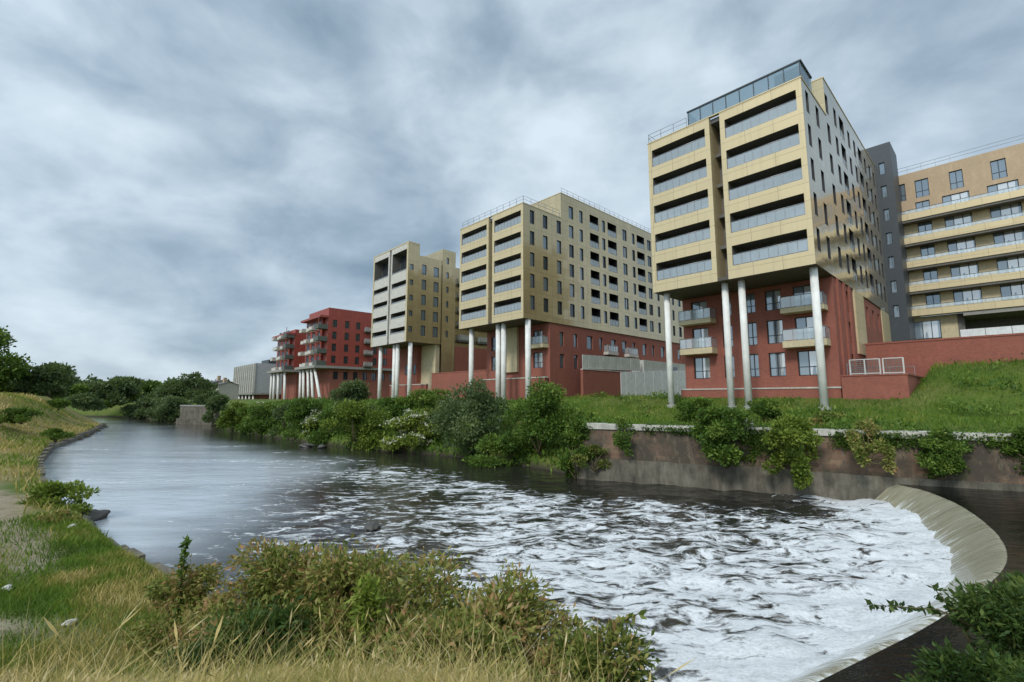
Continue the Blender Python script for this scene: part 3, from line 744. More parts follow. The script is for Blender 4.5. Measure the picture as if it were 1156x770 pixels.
# ================= red blocks
def red_block(t, L, W, label, raise_s, zt, zr, nwin, ncol):
    C = C1+D1*t
    root = thing('apartment_building', label, 'apartment block', (C[0],C[1],0), RZ, 'red clad apartment blocks')
    z0 = 12.9; mb = MB(); ops = []; wl = []
    for k in range(4):
        za = 13.6+3.05*k
        for s in nwin: ops.append((s-.55-2.7, s+.55-2.7, za, za+1.9, .15)); wl.append((s, za))
    facade(mb, 0, 2.7, R(90), L-2.7, z0, zt, [o for o in ops], 0, 1)
    if zr > zt:
        facade(mb, 0, raise_s, R(90), L-raise_s, zt, zr, (), 0, 1); facade(mb, -W, raise_s, 0, W, zt, zr, (), 0, 1)
        facade(mb, -W, L, R(-90), L-raise_s, zt, zr, (), 0, 1)
    facade(mb, -W, 2.2, 0, W-2.5, z0, zt, (), 0, 1); facade(mb, -W, L, R(-90), L-2.2, z0, zt, (), 0, 1)
    mb.face([(-2.5,2.2,z0),(-2.5,2.7,z0),(-2.5,2.7,zt),(-2.5,2.2,zt)], 0); mb.face([(-2.5,2.7,z0),(0,2.7,z0),(0,2.7,zt),(-2.5,2.7,zt)], 0)
    zz = max(zr, zt); mb.face([(-W,2.2,zt),(0,2.7,zt),(0,L,zt),(-W,L,zt)], 0); mb.face([(-W,raise_s,zz),(0,raise_s,zz),(0,L,zz),(-W,L,zz)], 0)
    mb.build('cladding_wall', [M['red_clad'], M['frame']], root)
    for s, za in wl: window(root, 0, 0, R(90), s-.55, s+.55, za, za+1.9, .14, 1, 'glass_dark', False)
    sl = MB(); sl.box(-W-.2,.3,-.3,L,12.3,12.9); sl.build('slab', M['slab'], root)
    cap = MB(); cap.box(-W-.1,.1,.6,2.68,zt-.4,zt+.1); cap.build('roof_cap', M['red_clad'], root)
    for k in range(4):
        za = 12.95+3.05*k
        b = MB(); b.box(-2.4,0,.3,2.65,za,za+.25,0); b.box(-.08,0,.3,2.65,za+.25,za+1.15,0); b.box(-2.4,-.08,.3,.38,za+.25,za+1.15,0); b.box(-.12,-.0,.3,.42,za+1.15,za+2.9,1)
        b.build('balcony', [M['green_bal'], M['red_clad']], root)
        for j, xx in enumerate((-5.6, -9.0, -12.6)):
            q = .5*((k+j) % 2)
            b = MB(); b.box(xx,xx+1.9,.6-q,2.19,za,za+.14); b.box(xx,xx+1.9,.52-q,.6-q,za,za+.8); b.box(xx,xx+.08,.6-q,2.19,za+.2,za+1.0); b.box(xx+1.82,xx+1.9,.6-q,2.19,za+.2,za+1.0)
            b.build('balcony', M['white_clad'], root)
            window(root, -W, 2.2, 0, xx+W+.3, xx+W+2.1, za+.3, za+2.5, -.05, 1, 'glass_dark', False)
    br_ = MB(); o2 = [(s-.6-4, s+.6-4, 9.6, 11.6, .2) for s in np.arange(5.5, L-1, 2.6)]
    facade(br_, -.8, 4, R(90), L-4, 1, 12.3, o2, 0, 0); facade(br_, -W+.6, 4, 0, W-1.4, 1, 12.3, (), 0, 0); facade(br_, -W+.6, L, R(-90), L-4, 1, 12.3, (), 0, 0)
    br_.build('brick_wall', M['brick'], root)
    for o in o2: window(root, -.8, 4, R(90), o[0], o[1], o[2], o[3], .2, 1, 'glass_dark', False)
    for (xa, xb) in ncol:
        gz = 2.6; col_round(root, xa, .9, gz, 12.3, .34, x2=xb, y2=.9)
    return root
r1 = red_block(42.7, 40, 13.5, 'red clad apartment block with white balconies and slanted columns, beside the gold blocks', 2.75, 25.4, 27.6, (4.4,7.6,10.6,15.5,18.5), [(3.0,-2.6),(-2.2,-4.8),(-5.4,-7.2),(-9.0,-10.2),(-11.8,-12.4)])
for k in range(4): balcony(r1, 0, 0, R(90), 12.3, 14.6, 13.0+3.05*k, 1.0, .3, 1.0, 'green_bal')
r2 = red_block(66.6, 16, 13.9, 'red block with orange red flank and white balconies, standing beyond the larger red block', 2.75, 23.4, 24.6, (), [(0,-1.2),(-6,-6.8),(-10,-10.6),(-13,-13.2)])

# ================= grey block far along the bank
Cg = C1+D1*94.0
gr = thing('apartment_building', 'pale grey pilastered block at the far end of the row of flats', 'apartment block', (Cg[0],Cg[1],0), RZ)
mb = MB(); mb.box(-26,0,0,18,6.6,16.2); mb.build('wall', M['greyclad'], gr)
for i in range(11):
    x = -25.4+2.5*i; mb = MB(); mb.box(x,x+.6,-.7,-.003,6.6,16.0); mb.build('pilaster', M['white_clad'], gr)
for i in range(10):
    for k in range(3):
        window(gr, -24.6+2.5*i, 0, 0, .1, 1.5, 7.4+3*k, 9.4+3*k, -.05, 1, 'glass_dark', False)
mb = MB(); mb.box(-26.2,.2,-.5,18,6.0,6.6); mb.build('slab', M['slab'], gr)
mb = MB(); mb.box(-25,-.8,2,18,1.5,6.0); mb.build('brick_wall', M['brick'], gr)
for i in range(6): col_round(gr, -24+4.4*i, .4, 1.5, 6.0, .3)
mb = MB(); mb.box(-9,-1,4,12,16.2,17.6); mb.build('roof_plant', M['dark'], gr)

# ================= tan block at the right, with its dark stair tower
Ct = C3+D2*35.0
b4 = thing('apartment_building', 'tan brick block with long cream balconies behind the red garden wall', 'apartment block', (Ct[0],Ct[1],0), RZ)
mb = MB(); ops = []; W4 = 30.0
trip = [(3.0,4.35),(5.5,7.9),(9.4,11.9),(13.6,16.1),(17.8,20.3)]
for k in range(4):
    for a, b in trip: ops.append((a-1.1, b-1.1, 15.9+3.05*k, 18.0+3.05*k, .15))
low_ops = list(ops); ops = []
for a, b in trip: ops.append((a-1.1, b-1.1, 27.75, 29.65, .15))
single = [(1.3,2.2),(3.15,4.45),(6.35,7.55),(9.9,11.15),(13.6,14.8),(17.2,18.4)]
for a, b in single: ops.append((a-1.1, b-1.1, 30.2, 32.5, .15))
facade(mb, 1.1, 1.3, 0, W4, 27.2, 33.7, ops, 0, 1); facade(mb, 1.1+W4, 1.3, R(90), 14, 11, 33.7, (), 0, 0); facade(mb, 1.1, 15.3, R(-90), 14, 11, 33.7, (), 0, 0)
mb.face([(1.1,1.3,33.6),(31.1,1.3,33.6),(31.1,15.3,33.6),(1.1,15.3,33.6)], 0)
mb.build('brick_wall', [M['tan'], M['frame']], b4)
mb = MB(); facade(mb, 1.1, 1.3, 0, W4, 15, 27.2, low_ops, 0, 1); mb.build('rendered_wall', [M['beige'], M['frame']], b4)
for o in low_ops+ops:
    wd = o[1]-o[0]; window(b4, 1.1, 1.3, 0, o[0], o[1], o[2], o[3], .15, 2 if wd > 2 else 1, 'glass_pale' if wd > 1.6 else 'glass', True, o[3]-o[2] > 2.15)
for k in range(5):
    z = 15.0+3.05*k; b = MB(); b.box(1.0,31,0,1.29,z,z+.35,0); b.box(1.0,31,-.06,-.003,z-.02,z+.78,0); bo = b.build('balcony', M['gold_frame'], b4)
    rail_glass(bo, 1.1, 0, 0, .1, 29.8, z+.78, .45, .04)
    if k < 4:
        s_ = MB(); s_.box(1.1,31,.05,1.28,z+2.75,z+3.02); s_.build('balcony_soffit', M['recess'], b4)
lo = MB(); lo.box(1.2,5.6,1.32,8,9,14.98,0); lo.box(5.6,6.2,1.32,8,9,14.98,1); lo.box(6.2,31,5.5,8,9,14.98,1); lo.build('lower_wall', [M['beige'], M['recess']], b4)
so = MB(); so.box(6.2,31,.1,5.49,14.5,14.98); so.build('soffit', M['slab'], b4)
window(b4, 1.2, 1.32, 0, .4, 2.9, 12.2, 14.4, -.06, 2, 'glass_pale', True)
roof_rail(b4, [((1.2,1.4,33.7),(31,1.4,33.7))])
hf = MB()
for i in range(12): hf.box(5.9+2.0*i,5.9+2.0*i+1.96,-2.5+.02*(i % 2),-2.4+.02*(i % 2),9.5,12.6)
hw = hf.build('white_hoarding', M['white'], None, (Ct[0],Ct[1],0), RZ); tag(hw, 'white hoarding panels standing under the tan brick block', 'hoarding')

st_ = thing('stair_tower', 'dark slate stair tower between the gold block and the tan block', 'stair tower', (C3[0]+D2[0]*31.05,C3[1]+D2[1]*31.05,0), RZ)
mb = MB(); zs = [14.5+3.0*k for k in range(7)]
facade(mb, -4.5, 0, 0, 6.2, 6, 36.4, [(4.9,5.5,z,z+1.5,.15) for z in zs], 0, 0); facade(mb, 1.7, 0, R(90), 4.9, 6, 36.4, (), 0, 0)
facade(mb, 1.7, 4.9, R(180), 6.2, 6, 36.4, (), 0, 0); facade(mb, -4.5, 4.9, R(-90), 4.9, 6, 36.4, (), 0, 0)
mb.face([(-4.5,0,36.4),(1.7,0,36.4),(1.7,4.9,36.4),(-4.5,4.9,36.4)], 0)
mb.build('slate_wall', M['dark'], st_)
for z in zs: window(st_, -4.5, 0, 0, 4.9, 5.5, z, z+1.5, .15, 0, 'glass', True)

# ================= garden walls, terrace, hoardings
def local_thing(name, label, cat, C, u, s):
    x, y = wpos(C, u, s); return thing(name, label, cat, (x, y, 0), RZ)
gw = local_thing('brick_garden_wall', 'long red brick wall above the bright grass slope, in front of the tan block', 'wall', C3, -.2, 14.0)
mb = MB(); mb.box(0,40,0,.45,5.5,9.9); mb.build('brick_face', M['brick'], gw)
mb = MB(); mb.box(-.05,40,-.06,.5,9.903,10.05); mb.build('coping', M['brick'], gw)
tw = local_thing('terrace_wall', 'low red brick terrace wall beside the brick base of the nearest gold block', 'wall', C3, -.15, 4.0)
mb = MB(); mb.box(0,4.0,0,.4,3.0,6.65); mb.box(3.6,4.0,.4,9.9,3.0,6.65); mb.box(0,3.6,.4,9.9,3.0,6.4); mb.build('brick_face', M['brick'], tw)
mb = MB(); mb.box(-.03,4.06,-.05,.46,6.653,6.75); mb.box(3.55,4.06,.46,9.9,6.653,6.75); mb.build('coping', M['brick'], tw)
for i, (xa, xb, lab) in enumerate([(.4,2.3,'wide pale framed mesh guard with two bays on the brick terrace'), (2.5,3.7,'narrow pale framed mesh guard at the outer end of the brick terrace')]):
    t_ = local_thing('terrace_guard', lab, 'guard rail', C3, -.15, 4.0)
    mb = MB(); bars = [xa, xb] if i else [xa, (xa+xb)/2, xb]
    for x in bars: mb.box(x-.045,x+.045,1.2,1.29,6.405,8.0)
    for z in (6.85, 7.95): mb.box(xa,xb,1.205,1.285,z,z+.07)
    mb.build('frame', M['hoard'], t_)
    mb = MB()
    for z in np.arange(7.02, 7.9, .16): mb.box(xa+.05,xb-.05,1.235,1.255,z,z+.05)
    for x in np.arange(xa+.2, xb-.1, .25): mb.box(x-.02,x+.02,1.228,1.234,6.92,7.95)
    mb.build('mesh_panel', M['recess'], t_)
tr = local_thing('terrace_railing', 'thin dark railing running along the inner edge of the brick terrace', 'railing', C3, -.15, 4.0)
roof_rail(tr, [((.1,9.0,6.41),(3.5,9.0,6.41)), ((.15,1.5,6.41),(.15,9.0,6.41))], 1.3, 'rails')

sw = local_thing('brick_yard_wall', 'red brick yard wall below grey hoarding beside the wide gold block', 'wall', C2, -1.8, 9.0)
mb = MB(); mb.box(0,.4,0,8.8,3.5,8.75); mb.build('brick_face', M['brick'], sw)
mb = MB(); mb.box(-.05,.45,0,8.8,8.753,8.87); mb.build('coping', M['coping'], sw)
def hoarding(name, label, s0, s1, z0, z1, du, zrise, mat):
    r_ = local_thing(name, label, 'hoarding', C2, du, s0)
    k = int((s1-s0)/1.25)
    for i in range(k):
        y = (s1-s0)*i/k; z = zrise*i/k
        mb = MB(); mb.box(.02*(i % 2),.08+.02*(i % 2),y,y+(s1-s0)/k-.03,z0+z,z1+z); mb.build('panel', M[mat], r_)
    return r_
hoarding('site_hoarding', 'pale grey hoarding panels on top of the red brick yard wall', 9.2, 23.5, 8.9, 10.8, -1.95, .25, 'hoard')
hoarding('site_hoarding', 'long pale site hoarding along the side of the wide gold block', 17.8, 42.5, 4.2, 8.8, -2.2, 1.2, 'white')
cb = local_thing('site_cabin', 'pale site cabin with small dark window behind the white hoarding', 'site cabin', C2, -1.2, 24.5)
mb = MB(); mb.box(-1.4,.9,0,17,6,10.9); mb.build('cabin_wall', M['hoard'], cb)
mb = MB(); mb.box(.903,.95,9.0,10.8,9.2,10.2); mb.build('window', M['glass_dark'], cb)
pw = local_thing('brick_terrace_wall', 'red brick retaining wall stepping along the bank below the wide gold block', 'wall', C2, 13.5, 4.2)
mb = MB(); mb.box(0,13.2,0,.5,3.0,7.6); mb.build('brick_face', M['brick'], pw)
mb = MB(); mb.box(-.05,13.3,-.06,.56,7.603,7.75); mb.build('coping', M['coping'], pw)
pw2 = local_thing('brick_terrace_wall', 'red brick retaining wall between the narrow and the wide gold blocks', 'wall', C1, -.8, 5.0)
mb = MB(); mb.box(0,17.6,0,.5,2.5,9.3); mb.build('brick_face', M['brick'], pw2)
mb = MB(); mb.box(-.05,17.7,-.06,.56,9.303,9.45); mb.build('coping', M['brick'], pw2)
pw3 = local_thing('brick_terrace_wall', 'red brick retaining wall at the foot of the narrow gold block', 'wall', C1, 13.4, 4.4)
mb = MB(); mb.box(0,13.3,0,.5,2.0,7.4); mb.build('brick_face', M['brick'], pw3)
mb = MB(); mb.box(-.05,13.4,-.06,.56,7.403,7.55); mb.build('coping', M['coping'], pw3)

# ================= far houses and tower block
def house(loc, rz, w, d, h, rh, label, wallm):
    t = thing('house', label, 'house', loc, rz)
    mb = MB(); mb.box(0,w,0,d,-2,h); mb.face([(0,0,h),(0,d,h),(0,d/2,h+rh)][::-1]); mb.face([(w,0,h),(w,d,h),(w,d/2,h+rh)]); mb.build('wall', M[wallm], t)
    mb = MB()
    mb.face([(-.3,-.3,h-.1),(w+.3,-.3,h-.1),(w+.3,d/2,h+rh+.05),(-.3,d/2,h+rh+.05)]); mb.face([(w+.3,d+.3,h-.1),(-.3,d+.3,h-.1),(-.3,d/2,h+rh+.05),(w+.3,d/2,h+rh+.05)])
    ro = mb.build('roof', M['slate'], t)
    mb = MB(); mb.box(w*.2,w*.2+.8,d/2-.4,d/2+.4,h+rh*.5,h+rh+1.3); mb.build('chimney', M['tan'], ro)
    for k in range(2):
        for x in (w*.2, w*.62): window(t, 0, 0, 0, x, x+1.2, 1.4+2.7*k, 2.9+2.7*k, -.05, 1, 'glass_dark', False)
house((-90.5,138,3.6), R(-38), 5.0, 5.5, 5.8, .8, 'cream rendered house with slate roof behind the far trees', 'beige')
house((-83.5,130,3.6), R(-38), 4.2, 5.2, 5.0, .7, 'pale white house with slate roof beside the grey pilastered block', 'white_clad')
tb = thing('tower_block', 'distant pinkish tower block rising above the far tree line', 'tower block', (-492,600,0), R(10))
mb = MB(); mb.box(-9,9,0,14,0,26); mb.build('wall', M['pink'], tb)
mb = MB(); mb.box(-3,3,4,9,26,29); mb.build('roof_plant', M['pink'], tb)
for k in range(7):
    mb = MB(); mb.box(-8.4,8.4,-.15,-.003,5+3*k,6.4+3*k); mb.build('window_band', M['glass_dark'], tb)

# ------------------------------------------------------------------ vegetation
def leaf_quads(P, out, size, asp=.5, droop=.3, rnd=1.0, r=rng):
    """diamond leaves at points P leaning along directions 'out'"""
    n = len(P)
    d = out + r.normal(size=(n,3))*rnd*.6; d[:,2] -= droop*r.random(n)
    d /= np.linalg.norm(d, axis=1)[:,None]+1e-9
    q = r.normal(size=(n,3)); q -= d*(q*d).sum(1)[:,None]; q /= np.linalg.norm(q, axis=1)[:,None]+1e-9
    L = size*(.6+.8*r.random(n))[:,None]
    w = L*asp*.5; nrm = np.cross(d, q)
    a = P; b = P+d*L*.45+q*w+nrm*L*.08; c = P+d*L; e = P+d*L*.45-q*w+nrm*L*.08
    return np.stack([a, b, c, e], 1)

def clumps_for(cx, cy, z0, z1, rx, ry, k, r, flat=.8, lo=.20, dl=.24):
    """uneven set of foliage lobes inside an overall dome"""
    out = []; H = (z1-z0)
    for i in range(k):
        t = r.random()**.9; a = r.random()*2*math.pi
        z = z0+H*(.06+.84*t); prof = math.sqrt(max(.06, 1-(max(0, t-.3)/.76)**2))
        rad = prof*math.sqrt(r.random())*.85
        sz = (lo+dl*r.random()**1.2)
        out.append((cx+rx*rad*math.cos(a), cy+ry*rad*math.sin(a), z, rx*sz, ry*sz, min(H*.5, max(rx,ry))*sz*flat))
    out.append((cx+rx*.1*r.normal(), cy, z1-.22*H, rx*.3, ry*.3, .22*H))
    return out

def foliage(clumps, n, size, asp, r, droop=.3, tintbias=0.0, shell=.45):
    c = np.array(clumps); vol = (c[:,3]*c[:,4]*c[:,5])**.67; k = r.choice(len(c), n, p=vol/vol.sum())
    d = r.normal(size=(n,3)); d /= np.linalg.norm(d, axis=1)[:,None]
    rad = (shell+(1-shell)*r.random(n))**.7*(1+.18*r.normal(size=n))
    P = c[k,:3]+d*c[k,3:6]*rad[:,None]
    ct = r.normal(size=len(c))*.13
    tint = .5+ct[k]+.17*r.normal(size=n)+tintbias
    return leaf_quads(P, d*.9+np.array([0,0,.25]), size, asp, droop, 1.0, r), np.clip(tint, 0, 1)

def stems(base, clumps, r, rad=.05, n=6):
    mb = MB(); b = Vector(base)
    for i in r.choice(len(clumps), min(n, len(clumps)), replace=False):
        c = Vector(clumps[i][:3]); m = b.lerp(c, .5)+Vector((r.normal()*.08, r.normal()*.08, .1))*(c-b).length*.6
        mb.tube([b+Vector((r.normal()*rad, r.normal()*rad, 0)), m, c], [rad, rad*.65, rad*.25], 6)
    return mb

def shrub(name, label, cat, x, y, z0, z1, rx, ry, n, size, leaf='mid', k=14, asp=.55, group=None, seed=0, flower=0, shell=.45, droop=.3, bias=0.0, hang=0):
    r = np.random.default_rng(seed+11)
    t = thing(name, label, cat, (x, y, z0), 0, group)
    cl = clumps_for(0, 0, 0, z1-z0, rx, ry, k, r)
    for _ in range(hang):                      # trailing strands down the masonry
        a = r.random()*2-1; L = .3+.6*r.random()
        for q in range(5): cl.append((a*rx*.9+.08*r.normal(), -ry*.8+.06*r.normal()-a*.0, .25*(z1-z0)-L*q/4*1.2, .22, .16, .2))
    V, ti = foliage(cl, n, size, asp, r, droop, bias, shell)
    inst('foliage', quads_mesh('foliage', V, ti, M['leaf_'+leaf]), t, (0,0,0))
    stems((0,0,-.25), cl, r, .035*max(.5, min(rx, 2)), 7).build('stem', M['stem'], t)
    if flower:
        c = np.array(cl); idx = r.integers(0, len(c), flower); Ps = []
        for i in idx:
            a = r.random()*2*math.pi; e = .1+.9*r.random()
            d = np.array([math.cos(a)*math.sqrt(1-e*e*.8), math.sin(a)*math.sqrt(1-e*e*.8), e])
            Ps.append(c[i,:3]+d*c[i,3:6]*1.15)
        Ps = np.repeat(np.array(Ps), 12, 0)+r.normal(size=(flower*12,3))*np.array([.16,.16,.06])
        dd = r.normal(size=(len(Ps),3))*.5+np.array([0,0,.4])
        VF = leaf_quads(Ps, dd, .16, .9, 0, .8, r)
        inst('blossom', quads_mesh('blossom', VF, np.clip(.5+.25*r.normal(size=len(VF)), 0, 1), M['leaf_flower']), t, (0,0,0))
    return t

def tree(label, x, y, z0, z1, rx, ry, n, size, leaf='far', k=22, group=None, seed=0, trunk=.28, base=.18):
    r = np.random.default_rng(seed+101)
    t = thing('tree', label, 'tree', (x, y, z0), 0, group); H = z1-z0
    cl = clumps_for(0, 0, H*base, H, rx, ry, k, r, .9, .26, .2)
    V, ti = foliage(cl, n, size, .65, r, .3, 0, .4)
    inst('crown', quads_mesh('crown', V, ti, M['leaf_'+leaf]), t, (0,0,0))
    mb = MB(); top = Vector((r.normal()*.3, r.normal()*.3, H*.6))
    mb.tube([(0,0,-.5), (r.normal()*.1, r.normal()*.1, H*.25), top], [trunk*1.25, trunk, trunk*.35], 10)
    for i in r.choice(len(cl), min(9, len(cl)), replace=False):
        c = Vector(cl[i][:3]); s = Vector((0,0,H*(.2+.3*r.random()))); mb.tube([s, s.lerp(c, .55)+Vector((0,0,.04*H)), c], [trunk*.5, trunk*.32, trunk*.08], 6)
    mb.build('trunk', M['bark'], t); return t

# far-bank shrubs, left to right along the water
S = [  # label, x, y, z0, z1, rx, ry, n, leaf size, leaf set, lobes, flowers
 ('dark rounded evergreen shrub standing below the columns of the narrow gold block', -17.9,53,2.6,6.8,2.7,2.5,9000,.26,'far',16,0,0),
 ('light olive green rounded bush at the water, below the dark rounded evergreen', -15.4,46.6,-.1,4.7,3.4,2.6,9000,.24,'light',16,0,-.06),
 ('pale flowering shrub on the bank with broad yellow green leaves at its foot', -9.4,43.8,.2,3.7,2.7,2.0,7000,.24,'light',15,140,.12),
 ('large dark green bush in front of the white columns of the wide gold block', -3.2,39.2,-.1,6.5,3.1,2.5,13000,.23,'far',22,0,.05),
 ('tall mid green bush where the river wall begins, beside the large dark bush', 2.0,34.2,1.2,6.3,2.7,2.1,11000,.21,'mid',20,0,0),
 ('low mounded green bush spilling into the water below the large dark bush', -1.2,35.7,-.2,2.2,2.9,1.3,5500,.2,'mid',14,0,.1),
 ('trailing shrub hanging over the broken end of the river wall', 4.1,29.75,-.1,4.0,1.3,.9,6500,.17,'mid',16,0,-.1),
 ('dark green bush at the water in front of the larger red block', -24.6,56.4,-.1,4.8,2.9,2.2,6000,.27,'mid',14,0,-.12),
 ('wide green bush at the water in front of the smaller red block', -33.3,64.4,-.2,4.3,3.0,2.2,5500,.3,'mid',13,0,0),
 ('rounded bright bush at the water below the pale grey block', -42.2,72.4,-.2,4.3,2.7,2.2,4500,.32,'light',12,0,-.15),
 ('dark willowy bush beside the grey retaining wall at the bend', -50.4,80.5,-.1,5.2,2.5,2.0,4500,.34,'far',12,0,.05),
 ('small pale flowering shrub on the bank below the smaller red block', -38.0,70.6,.8,4.2,1.9,1.5,2500,.3,'light',9,90,.05),
 ('small pale flowering shrub between two green bushes, below the larger red block', -23.0,55.6,.3,3.4,1.7,1.4,2600,.26,'light',9,100,.05),
 ('spreading green shrub on the bank in front of the brick retaining wall', -9.6,52,2.6,5.9,4.0,2.0,6500,.26,'mid',15,0,.08),
 ('olive green shrub on the slope between flowering shrub and large dark bush', -6.6,44.5,2.0,5.2,2.2,1.8,5000,.24,'olive',12,0,-.15),
 ('green shrub climbing the bank behind the pale flowering shrub', -12.6,50,2.2,5.0,2.4,1.8,4800,.25,'mid',12,0,0),
 ('mid green shrub between wide and dark bushes at the water', -29.2,60.4,-.1,4.2,2.3,1.8,4000,.28,'far',11,0,.1),
 ('grey green shrub at the water between the bright bush and the wide bush', -37.6,67.6,-.2,3.7,2.2,1.7,3600,.3,'mid',10,0,-.05),
 ('dark shrub at the water just upstream of the olive bush', -20.2,51.5,-.2,3.6,2.2,1.6,4200,.26,'mid',11,0,-.1),
 ('broad leaved shrub draping over the river wall below two white columns', 11.6,25.75,1.5,4.5,2.0,1.2,9000,.17,'mid',20,0,-.04),
 ('bright green shrub draping over the river wall beside the pale stone block', 14.3,24.1,1.2,3.9,1.45,.95,7000,.15,'light',17,0,-.08),
 ('small dark shrub perched on the coping at the left of the river wall', 6.5,28.3,2.4,4.0,.65,.5,1600,.13,'mid',7,0,-.1),
 ('small olive shrub hanging over the coping beyond the bright draping shrub', 17.0,22.7,2.2,3.95,.95,.6,2600,.13,'olive',9,0,-.05),
 ('wide weedy shrub hanging over the wall behind the weir end', 19.6,21.7,1.9,3.6,1.3,.6,3600,.13,'mid',11,0,.0),
 ('weedy green growth low on the wall just above the footing at left', 5.0,28.9,.8,2.1,1.2,.45,2000,.13,'olive',8,0,-.1),
 ('leafy shrub at the foot of the first white column from the river wall end', 12.0,30.2,3.3,5.0,1.5,1.1,3800,.16,'mid',11,0,-.02),
 ('leafy shrub between the paired white columns and the front column', 16.9,31.3,3.5,4.9,1.5,1.0,3400,.16,'mid',11,0,.06),
 ('low tufted shrub on the grass beside the white front column', 18.9,28.5,3.1,4.1,1.3,.8,2600,.13,'olive',9,0,.0),
 ('weedy shrub at the corner of the coping at the far right of the wall', 22.6,20.8,2.4,3.7,1.0,.5,2400,.12,'mid',9,0,.0),
]
for i, (lab, x, y, z0, z1, rx, ry, nn, sz, lf, k, fl, bi) in enumerate(S):
    shrub('shrub', lab, 'shrub', x, y, z0, z1, rx, ry, nn, sz, lf, k, seed=i, flower=fl, bias=bi, hang=(2 if 19 <= i <= 23 else 0), group='shrubs along the far bank')

# trees
T = [
 ('tall dark tree on the hill at the far left edge', -91,78,4.5,17.2,7.0,6,20000,.5,'mid',30),
 ('lower rounded tree at the right foot of the tall dark hill tree', -83.5,84,4.4,11.2,4.4,4,8000,.5,'far',20),
 ('broad mid green tree behind the hill, third from the left edge', -111,112,4.2,11.4,6.0,5,5000,.6,'mid',18),
 ('pale green tree behind the hill with a flat top', -103,112,4.2,10.2,4.6,4,4200,.6,'far',16),
 ('rounded tree behind the hill where the slope runs down', -96,113,3.8,11.0,5.4,4,4800,.6,'far',18),
 ('dark tree beyond the hill next to the far treeline', -113,135,4,12.4,6.0,5,4800,.7,'far',18),
 ('tall dark double crowned tree beside the cream house', -80.5,119,3.5,13.4,4.6,4,7000,.5,'far',20),
 ('dark tree leaning beside the tall double crowned tree', -86.5,119,3.5,11.0,4.0,3.5,4800,.5,'far',16),
 ('mid green tree behind the bend of the river', -97,130,3.5,9.8,5.2,4,4500,.6,'far',16),
 ('small dark tree overhanging the water at the bend', -71,99,.3,6.4,3.8,3,5000,.4,'far',15),
 ('bushy dark tree at the water left of the overhanging tree', -78,106.5,.3,6.6,4.4,3,5000,.42,'far',15),
 ('low green tree at the water at the far end of the reach', -89,114,.3,6.0,4.6,3,4200,.45,'far',14),
 ('light green tree between the flat topped tree and the rounded tree behind the hill', -99,104,3.4,9.4,4.2,3.6,4600,.55,'mid',16),
 ('bushy bright tree at the right end of the hill, above the field', -104,124,3.6,9.0,5.0,4,4600,.55,'light',16),
 ('low bushy tree on the field edge, nearest to the hill crest', -92,101,2.6,6.6,3.4,3,4200,.45,'far',14),
 ('low bushy tree on the field edge, beside the water at the far end', -99,112,2.8,7.0,4.2,3,4200,.45,'mid',14),
 ('wide green tree closing the gap beyond the field', -118,150,3.6,11.5,7.5,5,6000,.75,'mid',18),
 ('small tree behind the retaining wall at the bend', -62.5,97,3.0,7.2,2.8,2.4,3200,.4,'far',12),
]
for i, (lab, x, y, z0, z1, rx, ry, nn, sz, lf, k) in enumerate(T):
    tree(lab, x, y, z0, z0+(z1-z0)*(.78 if 1 < i else .95), rx, ry, nn, sz, lf, k, 'trees beyond the river bend', i, .12+.02*(z1-z0), .02)
# far-off wood closing the view
r = np.random.default_rng(55); VV = []; TT = []
for i in range(260):
    x = -420+r.random()*330; y = 175+r.random()*110 + (.25*abs(x+200))
    if x/y > -.52 : continue
    h = 6+5.5*r.random()
    V, ti = foliage(clumps_for(x, y, 2.0, 3+h, 6, 5, 8, r, .9), 520, 1.3, .7, r, .3, 0, .35); VV.append(V); TT.append(ti)
fw_ = inst('distant_woodland', quads_mesh('distant_woodland', np.concatenate(VV), np.concatenate(TT), M['leaf_far']), None, (0,0,0))
tag(fw_, 'far-off green woodland closing the end of the river', 'woodland', kind='stuff')

